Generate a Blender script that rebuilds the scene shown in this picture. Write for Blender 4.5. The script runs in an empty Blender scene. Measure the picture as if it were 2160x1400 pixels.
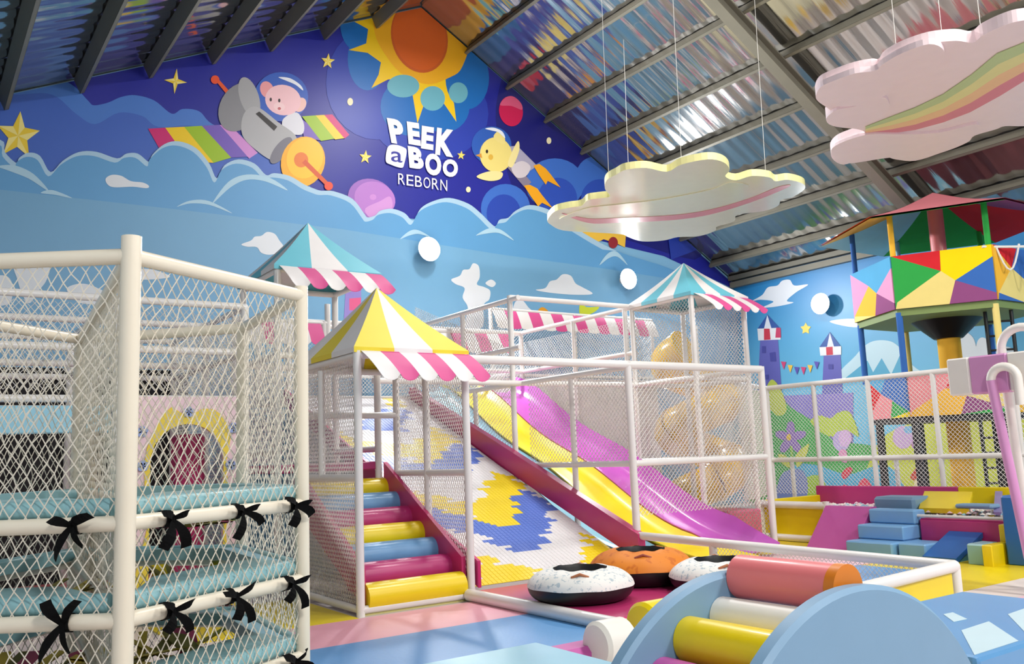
import bpy, bmesh, math, random
from mathutils import Vector, Matrix
random.seed(7)
R = math.radians
sc = bpy.context.scene
COL = sc.collection

# ------------------------------------------------------------------ camera
F_PX, CAM_H = 1850.0, 1.2
YAW, PITCH, ROLL = R(34.9), R(7.906), R(-2.229)
fw = Vector((math.sin(YAW)*math.cos(PITCH), math.cos(YAW)*math.cos(PITCH), math.sin(PITCH)))
_r0 = Vector((math.cos(YAW), -math.sin(YAW), 0)); _u0 = _r0.cross(fw)
rt = _r0*math.cos(ROLL) + _u0*math.sin(ROLL)
up = -_r0*math.sin(ROLL) + _u0*math.cos(ROLL)
CAM = Vector((0, 0, CAM_H))
cd = bpy.data.cameras.new('camera'); cam = bpy.data.objects.new('camera', cd); COL.objects.link(cam)
cam.matrix_world = Matrix(((rt.x, up.x, -fw.x, 0), (rt.y, up.y, -fw.y, 0), (rt.z, up.z, -fw.z, CAM_H), (0, 0, 0, 1)))
cd.sensor_fit = 'HORIZONTAL'; cd.sensor_width = 36.0; cd.lens = F_PX/2160*36.0
cd.clip_start = 0.05; cd.clip_end = 200
sc.camera = cam

# ------------------------------------------------------------------ world, lights, exposure
w = bpy.data.worlds.new('world'); sc.world = w; w.use_nodes = True
w.node_tree.nodes['Background'].inputs[0].default_value = (0.85, 0.92, 1.0, 1)
w.node_tree.nodes['Background'].inputs[1].default_value = 0.6
sc.view_settings.view_transform = 'Standard'; sc.view_settings.look = 'None'
sc.view_settings.gamma = 1.0; sc.view_settings.use_curve_mapping = False
sc.view_settings.exposure = 0.12
sc.cycles.max_bounces = 4; sc.cycles.diffuse_bounces = 3; sc.cycles.glossy_bounces = 3
sc.cycles.use_adaptive_sampling = True; sc.cycles.adaptive_threshold = 0.04
sc.cycles.caustics_reflective = False; sc.cycles.caustics_refractive = False
def area_light(name, loc, size, watts, col=(1, 0.97, 0.93), target=None):
    l = bpy.data.lights.new(name, 'AREA'); l.shape = 'DISK'; l.size = size; l.energy = watts; l.color = col
    o = bpy.data.objects.new(name, l); COL.objects.link(o); o.location = loc
    d = (Vector(target) - Vector(loc)) if target else Vector((0, 0, -1))
    o.rotation_euler = d.to_track_quat('-Z', 'Y').to_euler()
    return o
# unseen fill lights, added to brighten the hall from ridge and camera side
area_light('hall_fill', (7.1, 9.2, 8.2), 0.9, 210)
area_light('hall_fill', (7.1, 4.8, 8.2), 0.9, 210)
area_light('hall_fill', (7.1, 0.2, 8.2), 0.9, 210)
area_light('hall_fill', (7.1, -4.2, 8.2), 0.9, 210)
area_light('hall_fill', (1.2, -2.2, 4.9), 0.9, 165, target=(3.5, 6, 1.0))
area_light('hall_fill', (6.2, -3.0, 5.6), 0.9, 185, target=(7.5, 7, 1.0))
area_light('hall_fill', (11.8, -1.0, 5.6), 0.9, 165, target=(10.5, 7, 1.2))

# ------------------------------------------------------------------ measuring helpers (photo survey -> metres)
def ray(x, y): return fw + rt*((x-1080)/F_PX) - up*((y-700)/F_PX)
def onZ(x, y, z=0.0):
    d = ray(x, y); return CAM + d*((z-CAM_H)/d.z)
def onY(x, y, Y):
    d = ray(x, y); return CAM + d*(Y/d.y)
def onX(x, y, X):
    d = ray(x, y); return CAM + d*(X/d.x)

# ------------------------------------------------------------------ materials
def lin(c):
    return tuple(((v/255)/12.92 if v/255 <= 0.04045 else ((v/255+0.055)/1.055)**2.4) for v in c)
MATS = {}
def mat(name, c, rough=0.5, metal=0.0, noise=0.04, bump=0.0, nscale=6.0, coat=0.0, spec=0.5):
    if name in MATS: return MATS[name]
    m = bpy.data.materials.new(name); m.use_nodes = True; nt = m.node_tree; b = nt.nodes['Principled BSDF']
    l = lin(c)
    b.inputs['Roughness'].default_value = rough; b.inputs['Metallic'].default_value = metal
    b.inputs['Coat Weight'].default_value = coat; b.inputs['Coat Roughness'].default_value = 0.08
    b.inputs['Specular IOR Level'].default_value = spec
    tc = nt.nodes.new('ShaderNodeTexCoord'); n = nt.nodes.new('ShaderNodeTexNoise')
    n.inputs['Scale'].default_value = nscale; n.inputs['Detail'].default_value = 3
    nt.links.new(tc.outputs['Object'], n.inputs['Vector'])
    mx = nt.nodes.new('ShaderNodeMix'); mx.data_type = 'RGBA'
    mx.inputs['A'].default_value = tuple(v*(1-noise) for v in l)+(1,); mx.inputs['B'].default_value = tuple(min(1, v*(1+noise)) for v in l)+(1,)
    nt.links.new(n.outputs['Fac'], mx.inputs['Factor']); nt.links.new(mx.outputs['Result'], b.inputs['Base Color'])
    if bump:
        bp = nt.nodes.new('ShaderNodeBump'); bp.inputs['Strength'].default_value = bump; bp.inputs['Distance'].default_value = 0.01
        nt.links.new(n.outputs['Fac'], bp.inputs['Height']); nt.links.new(bp.outputs['Normal'], b.inputs['Normal'])
    m.diffuse_color = l+(1,)
    MATS[name] = m; return m
def emit(name, c, s):
    m = bpy.data.materials.new(name); m.use_nodes = True; nt = m.node_tree; b = nt.nodes['Principled BSDF']
    b.inputs['Base Color'].default_value = (1, 1, 1, 1)
    b.inputs['Emission Color'].default_value = lin(c)+(1,); b.inputs['Emission Strength'].default_value = s
    MATS[name] = m; return m
WHITE = mat('white_foam_pipe', (236, 233, 230), 0.28, coat=0.15)
CREAM = mat('cream_foam_pipe', (240, 230, 210), 0.3, coat=0.15)
NETM = mat('net_cord', (232, 230, 226), 0.7)
YEL = mat('yellow_vinyl', (242, 214, 12), 0.35, coat=0.1)
MAG = mat('magenta_vinyl', (188, 50, 120), 0.35, coat=0.1)
MAR = mat('raspberry_vinyl', (196, 52, 112), 0.32, coat=0.15)
PUR = mat('orchid_plastic', (196, 92, 190), 0.25, coat=0.3)
PURV = mat('orchid_vinyl', (196, 88, 166), 0.38)
CYA = mat('cyan_vinyl', (150, 206, 228), 0.35, coat=0.1)
TEAL = mat('teal_vinyl', (146, 194, 202), 0.35, coat=0.1)
SKY = mat('sky_blue_vinyl', (120, 172, 220), 0.4)
SLATE = mat('dusty_blue_vinyl', (124, 162, 194), 0.45)
BLU = mat('royal_blue_vinyl', (30, 100, 178), 0.35, coat=0.1)
MIDB = mat('mid_blue_vinyl', (98, 156, 208), 0.35, coat=0.1)
WVIN = mat('white_vinyl', (240, 236, 228), 0.4)
PINKV = mat('coral_pink_vinyl', (240, 128, 132), 0.35, coat=0.1)
ORANGE = mat('orange_vinyl', (226, 128, 28), 0.4)
BLACK = mat('black_rubber', (18, 18, 20), 0.45)
BRIB = mat('black_ribbon', (7, 7, 8), 0.9, spec=0.15)
PINKP = mat('pink_paint', (214, 150, 200), 0.35)
PKLT = mat('pale_pink_board', (240, 208, 216), 0.45)
FPINK = mat('fabric_pink', (222, 84, 150), 0.6)
FWHITE = mat('fabric_white', (240, 236, 236), 0.6)
FYEL = mat('fabric_yellow', (240, 216, 40), 0.55)
FBLUE = mat('fabric_turquoise', (104, 196, 216), 0.55)
STEEL = mat('galvanised_steel', (122, 118, 104), 0.5, metal=0.15, nscale=3, noise=0.12)
GREYP = mat('grey_panel', (205, 203, 200), 0.5)
DARK = mat('recess_shade_dark', (34, 32, 36), 0.8)
GREEN = mat('green_vinyl', (50, 160, 70), 0.4)
LIME = mat('lime_vinyl', (190, 205, 90), 0.5)
RED = mat('red_vinyl', (205, 40, 50), 0.4)
SAND = mat('sand_vinyl', (228, 208, 128), 0.45)
AMBER = mat('amber_vinyl', (240, 180, 60), 0.4)
PLUM = mat('plum_vinyl', (140, 76, 124), 0.45)
LBLUE = mat('painted_blue', (60, 110, 180), 0.4)
DKPOST = mat('black_post_paint', (30, 28, 34), 0.5)

# ------------------------------------------------------------------ mesh builder
ORG = {}
class MB:
    def __init__(s): s.v = []; s.f = []; s.mi = []; s.mats = []
    def _m(s, m):
        if m not in s.mats: s.mats.append(m)
        return s.mats.index(m)
    def add(s, vs, fs, m):
        k = len(s.v); i = s._m(m)
        s.v += [Vector(v) for v in vs]; s.f += [tuple(k+a for a in f) for f in fs]; s.mi += [i]*len(fs); return s
    def box(s, c, size, m, bev=0.0, rz=0.0, M=None, seg=1):
        bm = bmesh.new(); bmesh.ops.create_cube(bm, size=1.0)
        bmesh.ops.scale(bm, vec=Vector(size), verts=bm.verts)
        if bev: bmesh.ops.bevel(bm, geom=list(bm.edges), offset=bev, segments=seg, affect='EDGES', profile=0.5)
        T = Matrix.Translation(Vector(c)) @ (M if M is not None else Matrix.Rotation(rz, 4, 'Z'))
        bm.verts.ensure_lookup_table()
        s.add([T @ v.co for v in bm.verts], [[v.index for v in f.verts] for f in bm.faces], m); bm.free(); return s
    def bb(s, x0, x1, y0, y1, z0, z1, m, bev=0.0, seg=1):
        return s.box(((x0+x1)/2, (y0+y1)/2, (z0+z1)/2), (x1-x0, y1-y0, z1-z0), m, bev, seg=seg)
    def cyl(s, a, b, r, m, n=12, r2=None, cap=True):
        a = Vector(a); b = Vector(b); r2 = r if r2 is None else r2
        d = (b-a).normalized(); p = d.orthogonal().normalized(); q = d.cross(p)
        vs = []
        for c, rr in ((a, r), (b, r2)):
            for k in range(n):
                t = 2*math.pi*k/n; vs.append(c + (p*math.cos(t)+q*math.sin(t))*rr)
        fs = [(k, (k+1) % n, n+(k+1) % n, n+k) for k in range(n)]
        if cap: fs += [tuple(range(n-1, -1, -1)), tuple(range(n, 2*n))]
        return s.add(vs, fs, m)
    def tube(s, pts, r, m, n=10, cap=True):
        pts = [Vector(p) for p in pts]; vs = []; fs = []; N = len(pts)
        t0 = (pts[1]-pts[0]).normalized(); p = t0.orthogonal().normalized()
        for i, c in enumerate(pts):
            t = (pts[min(i+1, N-1)]-pts[max(i-1, 0)]).normalized()
            p = (p - t*p.dot(t)).normalized(); q = t.cross(p)
            rr = r(i/(N-1)) if callable(r) else r
            for k in range(n):
                a = 2*math.pi*k/n; vs.append(c+(p*math.cos(a)+q*math.sin(a))*rr)
        for i in range(N-1):
            for k in range(n):
                fs.append((i*n+k, i*n+(k+1) % n, (i+1)*n+(k+1) % n, (i+1)*n+k))
        if cap: fs += [tuple(range(n-1, -1, -1)), tuple((N-1)*n+k for k in range(n))]
        return s.add(vs, fs, m)
    def prism(s, poly, ext, m, mside=None):
        n = len(poly); a = [Vector(p) for p in poly]; b = [p+Vector(ext) for p in a]
        s.add(a+b, [tuple(range(n)), tuple(range(2*n-1, n-1, -1))], m)
        s.add(a+b, [(i, n+i, n+(i+1) % n, (i+1) % n) for i in range(n)], mside or m); return s
    def lathe(s, prof, c, m, n=28, squash=1.0):
        c = Vector(c); vs = []; fs = []; P = len(prof)
        for k in range(n):
            t = 2*math.pi*k/n
            for (rr, z) in prof: vs.append(c+Vector((rr*math.cos(t), rr*math.sin(t)*squash, z)))
        for k in range(n):
            for i in range(P-1):
                fs.append((k*P+i, ((k+1) % n)*P+i, ((k+1) % n)*P+i+1, k*P+i+1))
        return s.add(vs, fs, m)
    def grid(s, rows, m, flip=False):
        n = len(rows[0]); vs = [p for r in rows for p in r]; fs = []
        for i in range(len(rows)-1):
            for k in range(n-1):
                q = (i*n+k, i*n+k+1, (i+1)*n+k+1, (i+1)*n+k); fs.append(q[::-1] if flip else q)
        return s.add(vs, fs, m)
    def build(s, name, parent=None, smooth=False, label=None, kind=None):
        xs = [v.x for v in s.v]; ys = [v.y for v in s.v]; zs = [v.z for v in s.v]
        o0 = Vector(((min(xs)+max(xs))/2, (min(ys)+max(ys))/2, min(zs)))
        me = bpy.data.meshes.new(name); me.from_pydata([v-o0 for v in s.v], [], s.f)
        for m in s.mats: me.materials.append(m)
        me.polygons.foreach_set('material_index', s.mi)
        if smooth:
            me.polygons.foreach_set('use_smooth', [True]*len(me.polygons))
            try: me.set_sharp_from_angle(angle=R(40))
            except Exception: pass
        me.update()
        o = bpy.data.objects.new(name, me); COL.objects.link(o)
        po = ORG[parent.name] if parent else Vector((0, 0, 0))
        if parent: o.parent = parent
        o.location = o0-po; ORG[o.name] = o0
        if label: o['label'] = label
        if kind: o['kind'] = kind
        return o
def thing(name, label, cat, loc, group=None):
    o = bpy.data.objects.new(name, None); COL.objects.link(o); o.location = loc; ORG[o.name] = Vector(loc)
    o.empty_display_size = 0.1
    return tag(o, label, cat, group)
def tag(o, label, cat, group=None):
    o['label'] = label; o['category'] = cat
    if group: o['group'] = group
    return o
def struct(o): o['kind'] = 'structure'; return o
PR = 0.034
def pipe(parent, name, a, b, r=PR, m=None, n=12): return MB().cyl(a, b, r, m or WHITE, n).build(name, parent, smooth=True)
def post(parent, x, y, z0, z1, r=PR, m=None): return pipe(parent, 'post', (x, y, z0), (x, y, z1), r, m)
def rail(parent, a, b, r=PR*0.92, m=None): return pipe(parent, 'rail', a, b, r, m)
NC, NR = 0.056, 0.0032
def net(parent, A, B, D, cx=0.05, cy=0.065, r=0.0026, m=None, jit=0.0):
    """diamond net filling the parallelogram A, A->B (width), A->D (height)"""
    A = Vector(A); B = Vector(B); D = Vector(D); U = B-A; V = D-A; W = U.length; H = V.length
    u = U/W; v = V/H; nrm = u.cross(v).normalized(); m = m or NETM; mb = MB()
    def seg(p, q):
        d = (q-p).normalized(); a = nrm*r; b = d.cross(nrm)*r
        vs = [p+a, p-a*0.5+b*0.87, p-a*0.5-b*0.87, q+a, q-a*0.5+b*0.87, q-a*0.5-b*0.87]
        mb.add(vs, [(0, 1, 4, 3), (1, 2, 5, 4), (2, 0, 3, 5)], m)
    if jit == 0:
        k = -int(H/cy*cx/cx)-1
        sl = cx/cy
        # lines s = k*cx + sl*t and s = k*cx - sl*t
        nk = int((W+H*sl)/cx)+2
        for sg in (1, -1):
            for k in range(-nk, nk+1):
                s0 = k*cx
                t0, t1 = 0.0, H
                lo, hi = (0-s0)/(sg*sl), (W-s0)/(sg*sl)
                if lo > hi: lo, hi = hi, lo
                t0 = max(t0, lo); t1 = min(t1, hi)
                if t1-t0 < 1e-3: continue
                seg(A+u*(s0+sg*sl*t0)+v*t0, A+u*(s0+sg*sl*t1)+v*t1)
    else:
        nx = max(2, round(W/cx)); ny = max(2, round(H/(cy/1.0)))*1
        cx = W/nx; hy = H/(2*ny)
        P = {}
        sag = [random.uniform(-1, 1)*0.4 for _ in range(2*nx+2)]
        for j in range(2*ny+1):
            for i in range(nx+1):
                s_ = (i+(0.5 if j % 2 else 0))*cx
                if s_ > W+1e-6: continue
                edge = (j in (0, 2*ny)) or s_ < 1e-6 or s_ > W-1e-6
                wob = math.sin(j*0.35+i*0.22)*0.35*jit
                P[(i, j)] = A+u*(s_+(0 if edge else random.uniform(-jit, jit)+wob))+v*(j*hy+(0 if edge else random.uniform(-jit, jit)*0.8))+nrm*(0 if edge else random.uniform(-jit, jit)*0.6)
        for (i, j), p in P.items():
            for di in ((0, -1) if j % 2 == 0 else (0, 1)):
                q = P.get((i+di, j+1))
                if q is not None: seg(p, q)
    return mb.build('net', parent)

# ------------------------------------------------------------------ hall shell
WY, WX, WL, WF = 12.6, 14.67, -1.6, -7.0
RX, RZ, EZ = 7.12, 8.99, 4.73
SL = (RZ-EZ)/(WX-RX)
SLL = 0.468
def roofz(x): return RZ-(SL if x > RX else SLL)*abs(x-RX)
def grad_mat(name, c0, c1, z0, z1, rough=0.4, coat=0.0):
    m = bpy.data.materials.new(name); m.use_nodes = True; nt = m.node_tree; b = nt.nodes['Principled BSDF']
    b.inputs['Roughness'].default_value = rough; b.inputs['Coat Weight'].default_value = coat
    g = nt.nodes.new('ShaderNodeNewGeometry'); sp = nt.nodes.new('ShaderNodeSeparateXYZ'); nt.links.new(g.outputs['Position'], sp.inputs[0])
    mr = nt.nodes.new('ShaderNodeMapRange'); mr.inputs['From Min'].default_value = z0; mr.inputs['From Max'].default_value = z1
    nt.links.new(sp.outputs['Z'], mr.inputs['Value'])
    mx = nt.nodes.new('ShaderNodeMix'); mx.data_type = 'RGBA'
    mx.inputs['A'].default_value = lin(c0)+(1,); mx.inputs['B'].default_value = lin(c1)+(1,)
    nt.links.new(mr.outputs['Result'], mx.inputs['Factor']); nt.links.new(mx.outputs['Result'], b.inputs['Base Color'])
    return m
SKYWALL = grad_mat('painted_sky', (172, 208, 226), (132, 186, 222), 1.5, 4.6)
SKYWALLR = grad_mat('painted_sky_side', (120, 196, 228), (40, 134, 196), 2.0, 4.4)
PLAINW = mat('plain_wall_paint', (190, 205, 215), 0.6)
FLOORM = mat('floor_vinyl', (222, 208, 204), 0.4, noise=0.06)
def wall_poly(name, poly, ext, m):
    return struct(MB().prism(poly, ext, m).build(name))
T = 0.15
wall_back = wall_poly('wall_back', [(WL, WY, 0), (WX, WY, 0), (WX, WY, EZ), (RX, WY, RZ), (WL, WY, roofz(WL))], (0, T, 0), SKYWALL)
wall_right = wall_poly('wall_right', [(WX, WY, 0), (WX, WF, 0), (WX, WF, EZ), (WX, WY, EZ)], (T, 0, 0), SKYWALLR)
wall_left = wall_poly('wall_left', [(WL, WF, 0), (WL, WY, 0), (WL, WY, roofz(WL)), (WL, WF, roofz(WL))], (-T, 0, 0), PLAINW)
wall_front = wall_poly('wall_front', [(WX, WF, 0), (WL, WF, 0), (WL, WF, roofz(WL)), (RX, WF, RZ), (WX, WF, EZ)], (0, -T, 0), PLAINW)
floor = struct(MB().bb(WL, WX, WF, WY, -0.12, 0.0, FLOORM).build('floor'))

# roof: ribbed reflective foil-backed sheet
def roof_mat():
    m = bpy.data.materials.new('reflective_roof_foil'); m.use_nodes = True; nt = m.node_tree; b = nt.nodes['Principled BSDF']
    b.inputs['Metallic'].default_value = 0.95; b.inputs['Roughness'].default_value = 0.11
    tc = nt.nodes.new('ShaderNodeTexCoord'); mp = nt.nodes.new('ShaderNodeMapping'); mp.inputs['Scale'].default_value = (0.35, 6.0, 0.35)
    n = nt.nodes.new('ShaderNodeTexNoise'); n.inputs['Scale'].default_value = 1.4; n.inputs['Detail'].default_value = 4
    nt.links.new(tc.outputs['Object'], mp.inputs[0]); nt.links.new(mp.outputs[0], n.inputs['Vector'])
    bp = nt.nodes.new('ShaderNodeBump'); bp.inputs['Strength'].default_value = 0.22; bp.inputs['Distance'].default_value = 0.02
    nt.links.new(n.outputs['Fac'], bp.inputs['Height']); nt.links.new(bp.outputs['Normal'], b.inputs['Normal'])
    cr = nt.nodes.new('ShaderNodeMix'); cr.data_type = 'RGBA'
    cr.inputs['A'].default_value = (0.40, 0.385, 0.36, 1); cr.inputs['B'].default_value = (0.62, 0.60, 0.57, 1)
    nt.links.new(n.outputs['Fac'], cr.inputs['Factor']); nt.links.new(cr.outputs['Result'], b.inputs['Base Color'])
    return m
ROOF = roof_mat()
def roof_sheet(x0, x1):
    mb = MB(); rows = []; ys = []; n = int((WY-WF)/0.03)
    for k in range(n+1):
        y = WF+k*0.03; ys.append((y, 0.005*math.sin(2*math.pi*y/0.27)+0.003*math.sin(2*math.pi*y/0.71)))
    ys.append((WY+0.12, 0.0))
    for t in range(9):
        x = x0+(x1-x0)*t/8; rows.append([Vector((x, min(a, WY+0.12), roofz(x)+0.02+dz)) for a, dz in ys])
    mb.grid(rows, ROOF)
    return mb
roof_r = struct(roof_sheet(RX, WX+0.15).build('ceiling', None, True))
roof_l = struct(roof_sheet(RX, WL-0.15).build('ceiling', None, True))
# purlins: lipped channels running the length of the hall
def purlin(parent, x, side):
    sl_ = SL if side > 0 else SLL; nrm = Vector((side*sl_, 0, 1)).normalized(); tan = Vector((side*1.0, 0, -sl_)).normalized()
    z = roofz(x); top = Vector((x, 0, z)); d = 0.15 if side > 0 else 0.2; wd = 0.055; t = 0.006; wb = (0, t) if side > 0 else (wd-t, wd); lb = (wd-t, wd) if side > 0 else (0, t)
    def slab(a0, a1, b0, b1):
        pts = [top+tan*a0-nrm*b0, top+tan*a1-nrm*b0, top+tan*a1-nrm*b1, top+tan*a0-nrm*b1]
        return [Vector((p.x, WF, p.z)) for p in pts]
    mb = MB(); e = (0, WY-0.03-WF, 0)
    for q in ((0, wd, 0.0, t), (*wb, 0.0, d), (0, wd, d-t, d), (*lb, d-0.025, d), (*lb, 0, 0.022)):
        mb.prism(slab(*q), e, STEEL)
    return mb.build('purlin', parent)
for x in (8.04, 8.9, 9.75, 10.6, 11.45, 12.3, 13.15, 14.0): purlin(roof_r, x, 1)
for x in (6.2, 5.27, 4.38, 3.5, 2.62, 1.74, 0.86, -0.02, -0.9): purlin(roof_l, x, -1)
MB().bb(WX-0.16, WX-0.001, WF+0.02, WY-0.02, EZ-0.02, EZ+0.075, STEEL).build('eave_beam', roof_r)
MB().bb(WX-0.12, WX-0.001, WF+0.02, WY-0.02, EZ-0.17, EZ-0.05, STEEL).build('eave_beam', roof_r)
for Y in (7.85, 2.5, -2.8):
    for side, par, xe in ((1, roof_r, WX-0.1), (-1, roof_l, WL+0.1)):
        nrm = Vector((side*(SL if side > 0 else SLL), 0, 1)).normalized(); a = Vector((RX, Y-0.09, RZ)); b = Vector((xe, Y-0.09, roofz(xe)))
        o = -nrm*0.155; mb = MB()
        for (y0, y1, d0, d1) in ((0, 0.18, 0, 0.02), (0.08, 0.1, 0.02, 0.2), (0, 0.18, 0.2, 0.22)):
            q = [a+o-nrm*d0, b+o-nrm*d0, b+o-nrm*d1, a+o-nrm*d1]
            mb.prism([p+Vector((0, y0, 0)) for p in q], (0, y1-y0, 0), STEEL)
        mb.build('rafter', par)

# ------------------------------------------------------------------ painted murals (flat paint shapes on the walls)
def crom(pts, n=5):
    out = []; N = len(pts)
    for i in range(N):
        p0, p1, p2, p3 = pts[i-1], pts[i], pts[(i+1) % N], pts[(i+2) % N]
        for k in range(n):
            t = k/n
            out.append(tuple(0.5*((2*p1[a])+(-p0[a]+p2[a])*t+(2*p0[a]-5*p1[a]+4*p2[a]-p3[a])*t*t+(-p0[a]+3*p1[a]-3*p2[a]+p3[a])*t**3) for a in (0, 1)))
    return out
def ell(cx, cy, rx, ry, tilt=0.0, n=28):
    c, s = math.cos(R(tilt)), math.sin(R(tilt))
    return [(cx+rx*math.cos(2*math.pi*k/n)*c-ry*math.sin(2*math.pi*k/n)*s, cy+rx*math.cos(2*math.pi*k/n)*s+ry*math.sin(2*math.pi*k/n)*c) for k in range(n)]
def star(cx, cy, r, n=5, inner=0.45, rot=-90):
    return [(cx+(r if k % 2 == 0 else r*inner)*math.cos(R(rot+k*180/n))*0.9, cy+(r if k % 2 == 0 else r*inner)*math.sin(R(rot+k*180/n))) for k in range(2*n)]
def sh_clip(poly, a, b, c):      # keep a*x+b*z<=c
    out = []
    for i in range(len(poly)):
        p, q = poly[i], poly[(i+1) % len(poly)]
        dp, dq = a*p[0]+b*p[1]-c, a*q[0]+b*q[1]-c
        if dp <= 0: out.append(p)
        if (dp < 0 < dq) or (dq < 0 < dp):
            t = dp/(dp-dq); out.append((p[0]+(q[0]-p[0])*t, p[1]+(q[1]-p[1])*t))
    return out
def paint(c): return mat('mural_paint_%d_%d_%d' % c, c, 0.42, noise=0.03, nscale=2.0)
def mural_back(name, items, layer):
    """items: (pixel polygon, colour); placed on the gable wall"""
    mb = MB()
    for k, (pts, c) in enumerate(items):
        q = [onY(x, y, WY) for x, y in pts]; q = [(p.x, p.z) for p in q]
        for a, b_, cc in ((SL, 1, RZ+SL*RX-0.01), (-SLL, 1, RZ-SLL*RX-0.01), (0, -1, -0.01), (1, 0, WX-0.01), (-1, 0, -WL-0.01)):
            if len(q) > 2: q = sh_clip(q, a, b_, cc)
        if len(q) < 3: continue
        y = WY-0.0015*(layer+k*0.34)-0.001
        mb.add([(p[0], y, p[1]) for p in q], [tuple(range(len(q)))], paint(c))
    return mb.build(name, wall_back)
def mural_right(name, items, layer):
    mb = MB()
    for k, (pts, c) in enumerate(items):
        q = [onX(x, y, WX) for x, y in pts]; q = [(p.y, p.z) for p in q]
        q = sh_clip(q, 1, 0, WY-0.01); q = sh_clip(q, 0, 1, EZ-0.03); q = sh_clip(q, 0, -1, -0.01)
        if len(q) < 3: continue
        x = WX-0.0015*(layer+k*0.34)-0.001
        mb.add([(x, p[0], p[1]) for p in q], [tuple(range(len(q)))], paint(c))
    return mb.build(name, wall_right)
NAVY = (30, 36, 150); NAVYD = (18, 22, 116)
mural_back('painted_night_sky', [([(-90, 420), (-90, 150), (888, 5), (1570, 620), (1400, 540), (1150, 480), (700, 450), (300, 420)], NAVY),
    (crom([(1120, 90), (1330, 330), (1480, 540), (1300, 500), (1130, 470), (1060, 330), (1050, 200)]), NAVYD)], 1)
mural_back('painted_blue_cloud', [(crom([(-80, 180), (0, 190), (100, 165), (150, 178), (185, 212), (196, 222), (215, 220), (232, 215), (255, 205), (285, 201), (325, 212), (362, 240), (385, 230), (420, 235), (448, 262), (520, 290), (600, 330), (640, 420), (300, 420), (-80, 420)]), (74, 124, 206)),
    (crom([(-80, 215), (40, 200), (110, 200), (160, 240), (200, 262), (250, 238), (300, 245), (335, 268), (420, 268), (560, 320), (640, 420), (300, 420), (-80, 420)]), (64, 102, 192))], 3)
mural_back('painted_blue_cloud', [(ell(1066, 440, 52, 52), (62, 112, 204)), (ell(1170, 388, 62, 54), (62, 112, 204)), (ell(1255, 370, 40, 40), (62, 112, 204)), (ell(1320, 410, 70, 70), (62, 112, 204)),
    (ell(1062, 450, 36, 40), (40, 72, 178)), (ell(1175, 420, 42, 45), (44, 80, 186)), (ell(1265, 420, 40, 42), (44, 80, 186))], 3.2)
mural_back('painted_sun_halo', [(ell(795, 175, 108, 120), (40, 62, 172)), (ell(905, 240, 125, 100), (40, 62, 172)),
    (ell(775, 125, 42, 66), (22, 108, 188)), (ell(757, 50, 40, 60), (22, 108, 188)), (ell(868, 225, 66, 62), (22, 108, 188)), (ell(935, 225, 55, 55), (22, 108, 188)), (ell(985, 165, 46, 66), (22, 108, 188)),
    (ell(850, 182, 34, 24), (108, 178, 196)), (ell(912, 208, 26, 26), (108, 178, 196)), (ell(966, 196, 20, 22), (108, 178, 196))], 4)
mural_back('painted_sun', [([(750, -40), (745, 45), (776, 62), (772, 92), (735, 106), (775, 112), (803, 132), (798, 158), (783, 186), (818, 168), (846, 166), (868, 190), (880, 260), (894, 220), (912, 198), (930, 210), (962, 257), (956, 210), (962, 188), (985, 190), (1011, 208), (990, 178), (984, 158), (1020, 158), (990, 128), (985, 100), (1060, 60), (1000, -60)], (246, 202, 22)),
    (crom([(800, 20), (790, 70), (815, 120), (850, 158), (900, 178), (945, 165), (975, 140), (990, 60), (920, -20)]), (242, 176, 30)),
    (ell(884, 78, 59, 77, -14, 40), (204, 92, 34)), (ell(884, 76, 55, 73, -14, 40), (218, 98, 32))], 6)
for cx, cy, r, n, inn in ((370, 172, 27, 4, 0.28), (691, 130, 17, 5, 0.42), (38, 287, 52, 5, 0.45), (770, 332, 15, 5, 0.42), (972, 328, 10, 5, 0.42), (875, 573, 15, 5, 0.5), (388, 615, 20, 5, 0.55), (188, 514, 15, 5, 0.5)):
    p = star(cx, cy, r, n, inn, -84)
    its = [(p, (242, 208, 58))]
    for k in range(0, 2*n, 2): its.append(([p[k], p[(k+1) % (2*n)], (cx, cy)], (250, 232, 140)))
    mural_back('painted_star', its, 8)
mural_back('painted_dots', [(ell(738, 215, 6, 8), (240, 230, 190)), (ell(1157, 297, 5, 7), (240, 230, 190)), (ell(987, 400, 5, 6), (240, 230, 190))], 8)
mural_back('painted_balloon', [(ell(1077, 235, 25, 32, -10), (206, 26, 84)), (crom([(1054, 222), (1066, 206), (1082, 204), (1098, 218), (1100, 232), (1078, 224)]), (224, 92, 132))], 8)
mural_back('painted_planet', [(ell(782, 420, 50, 42, 20), (156, 104, 190)), (ell(790, 420, 44, 36, 20), (184, 124, 204)), (crom([(770, 440), (800, 425), (822, 415), (826, 440), (800, 460), (778, 458)]), (208, 150, 214)), (ell(786, 416, 7, 6), (202, 140, 212))], 8)
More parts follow.
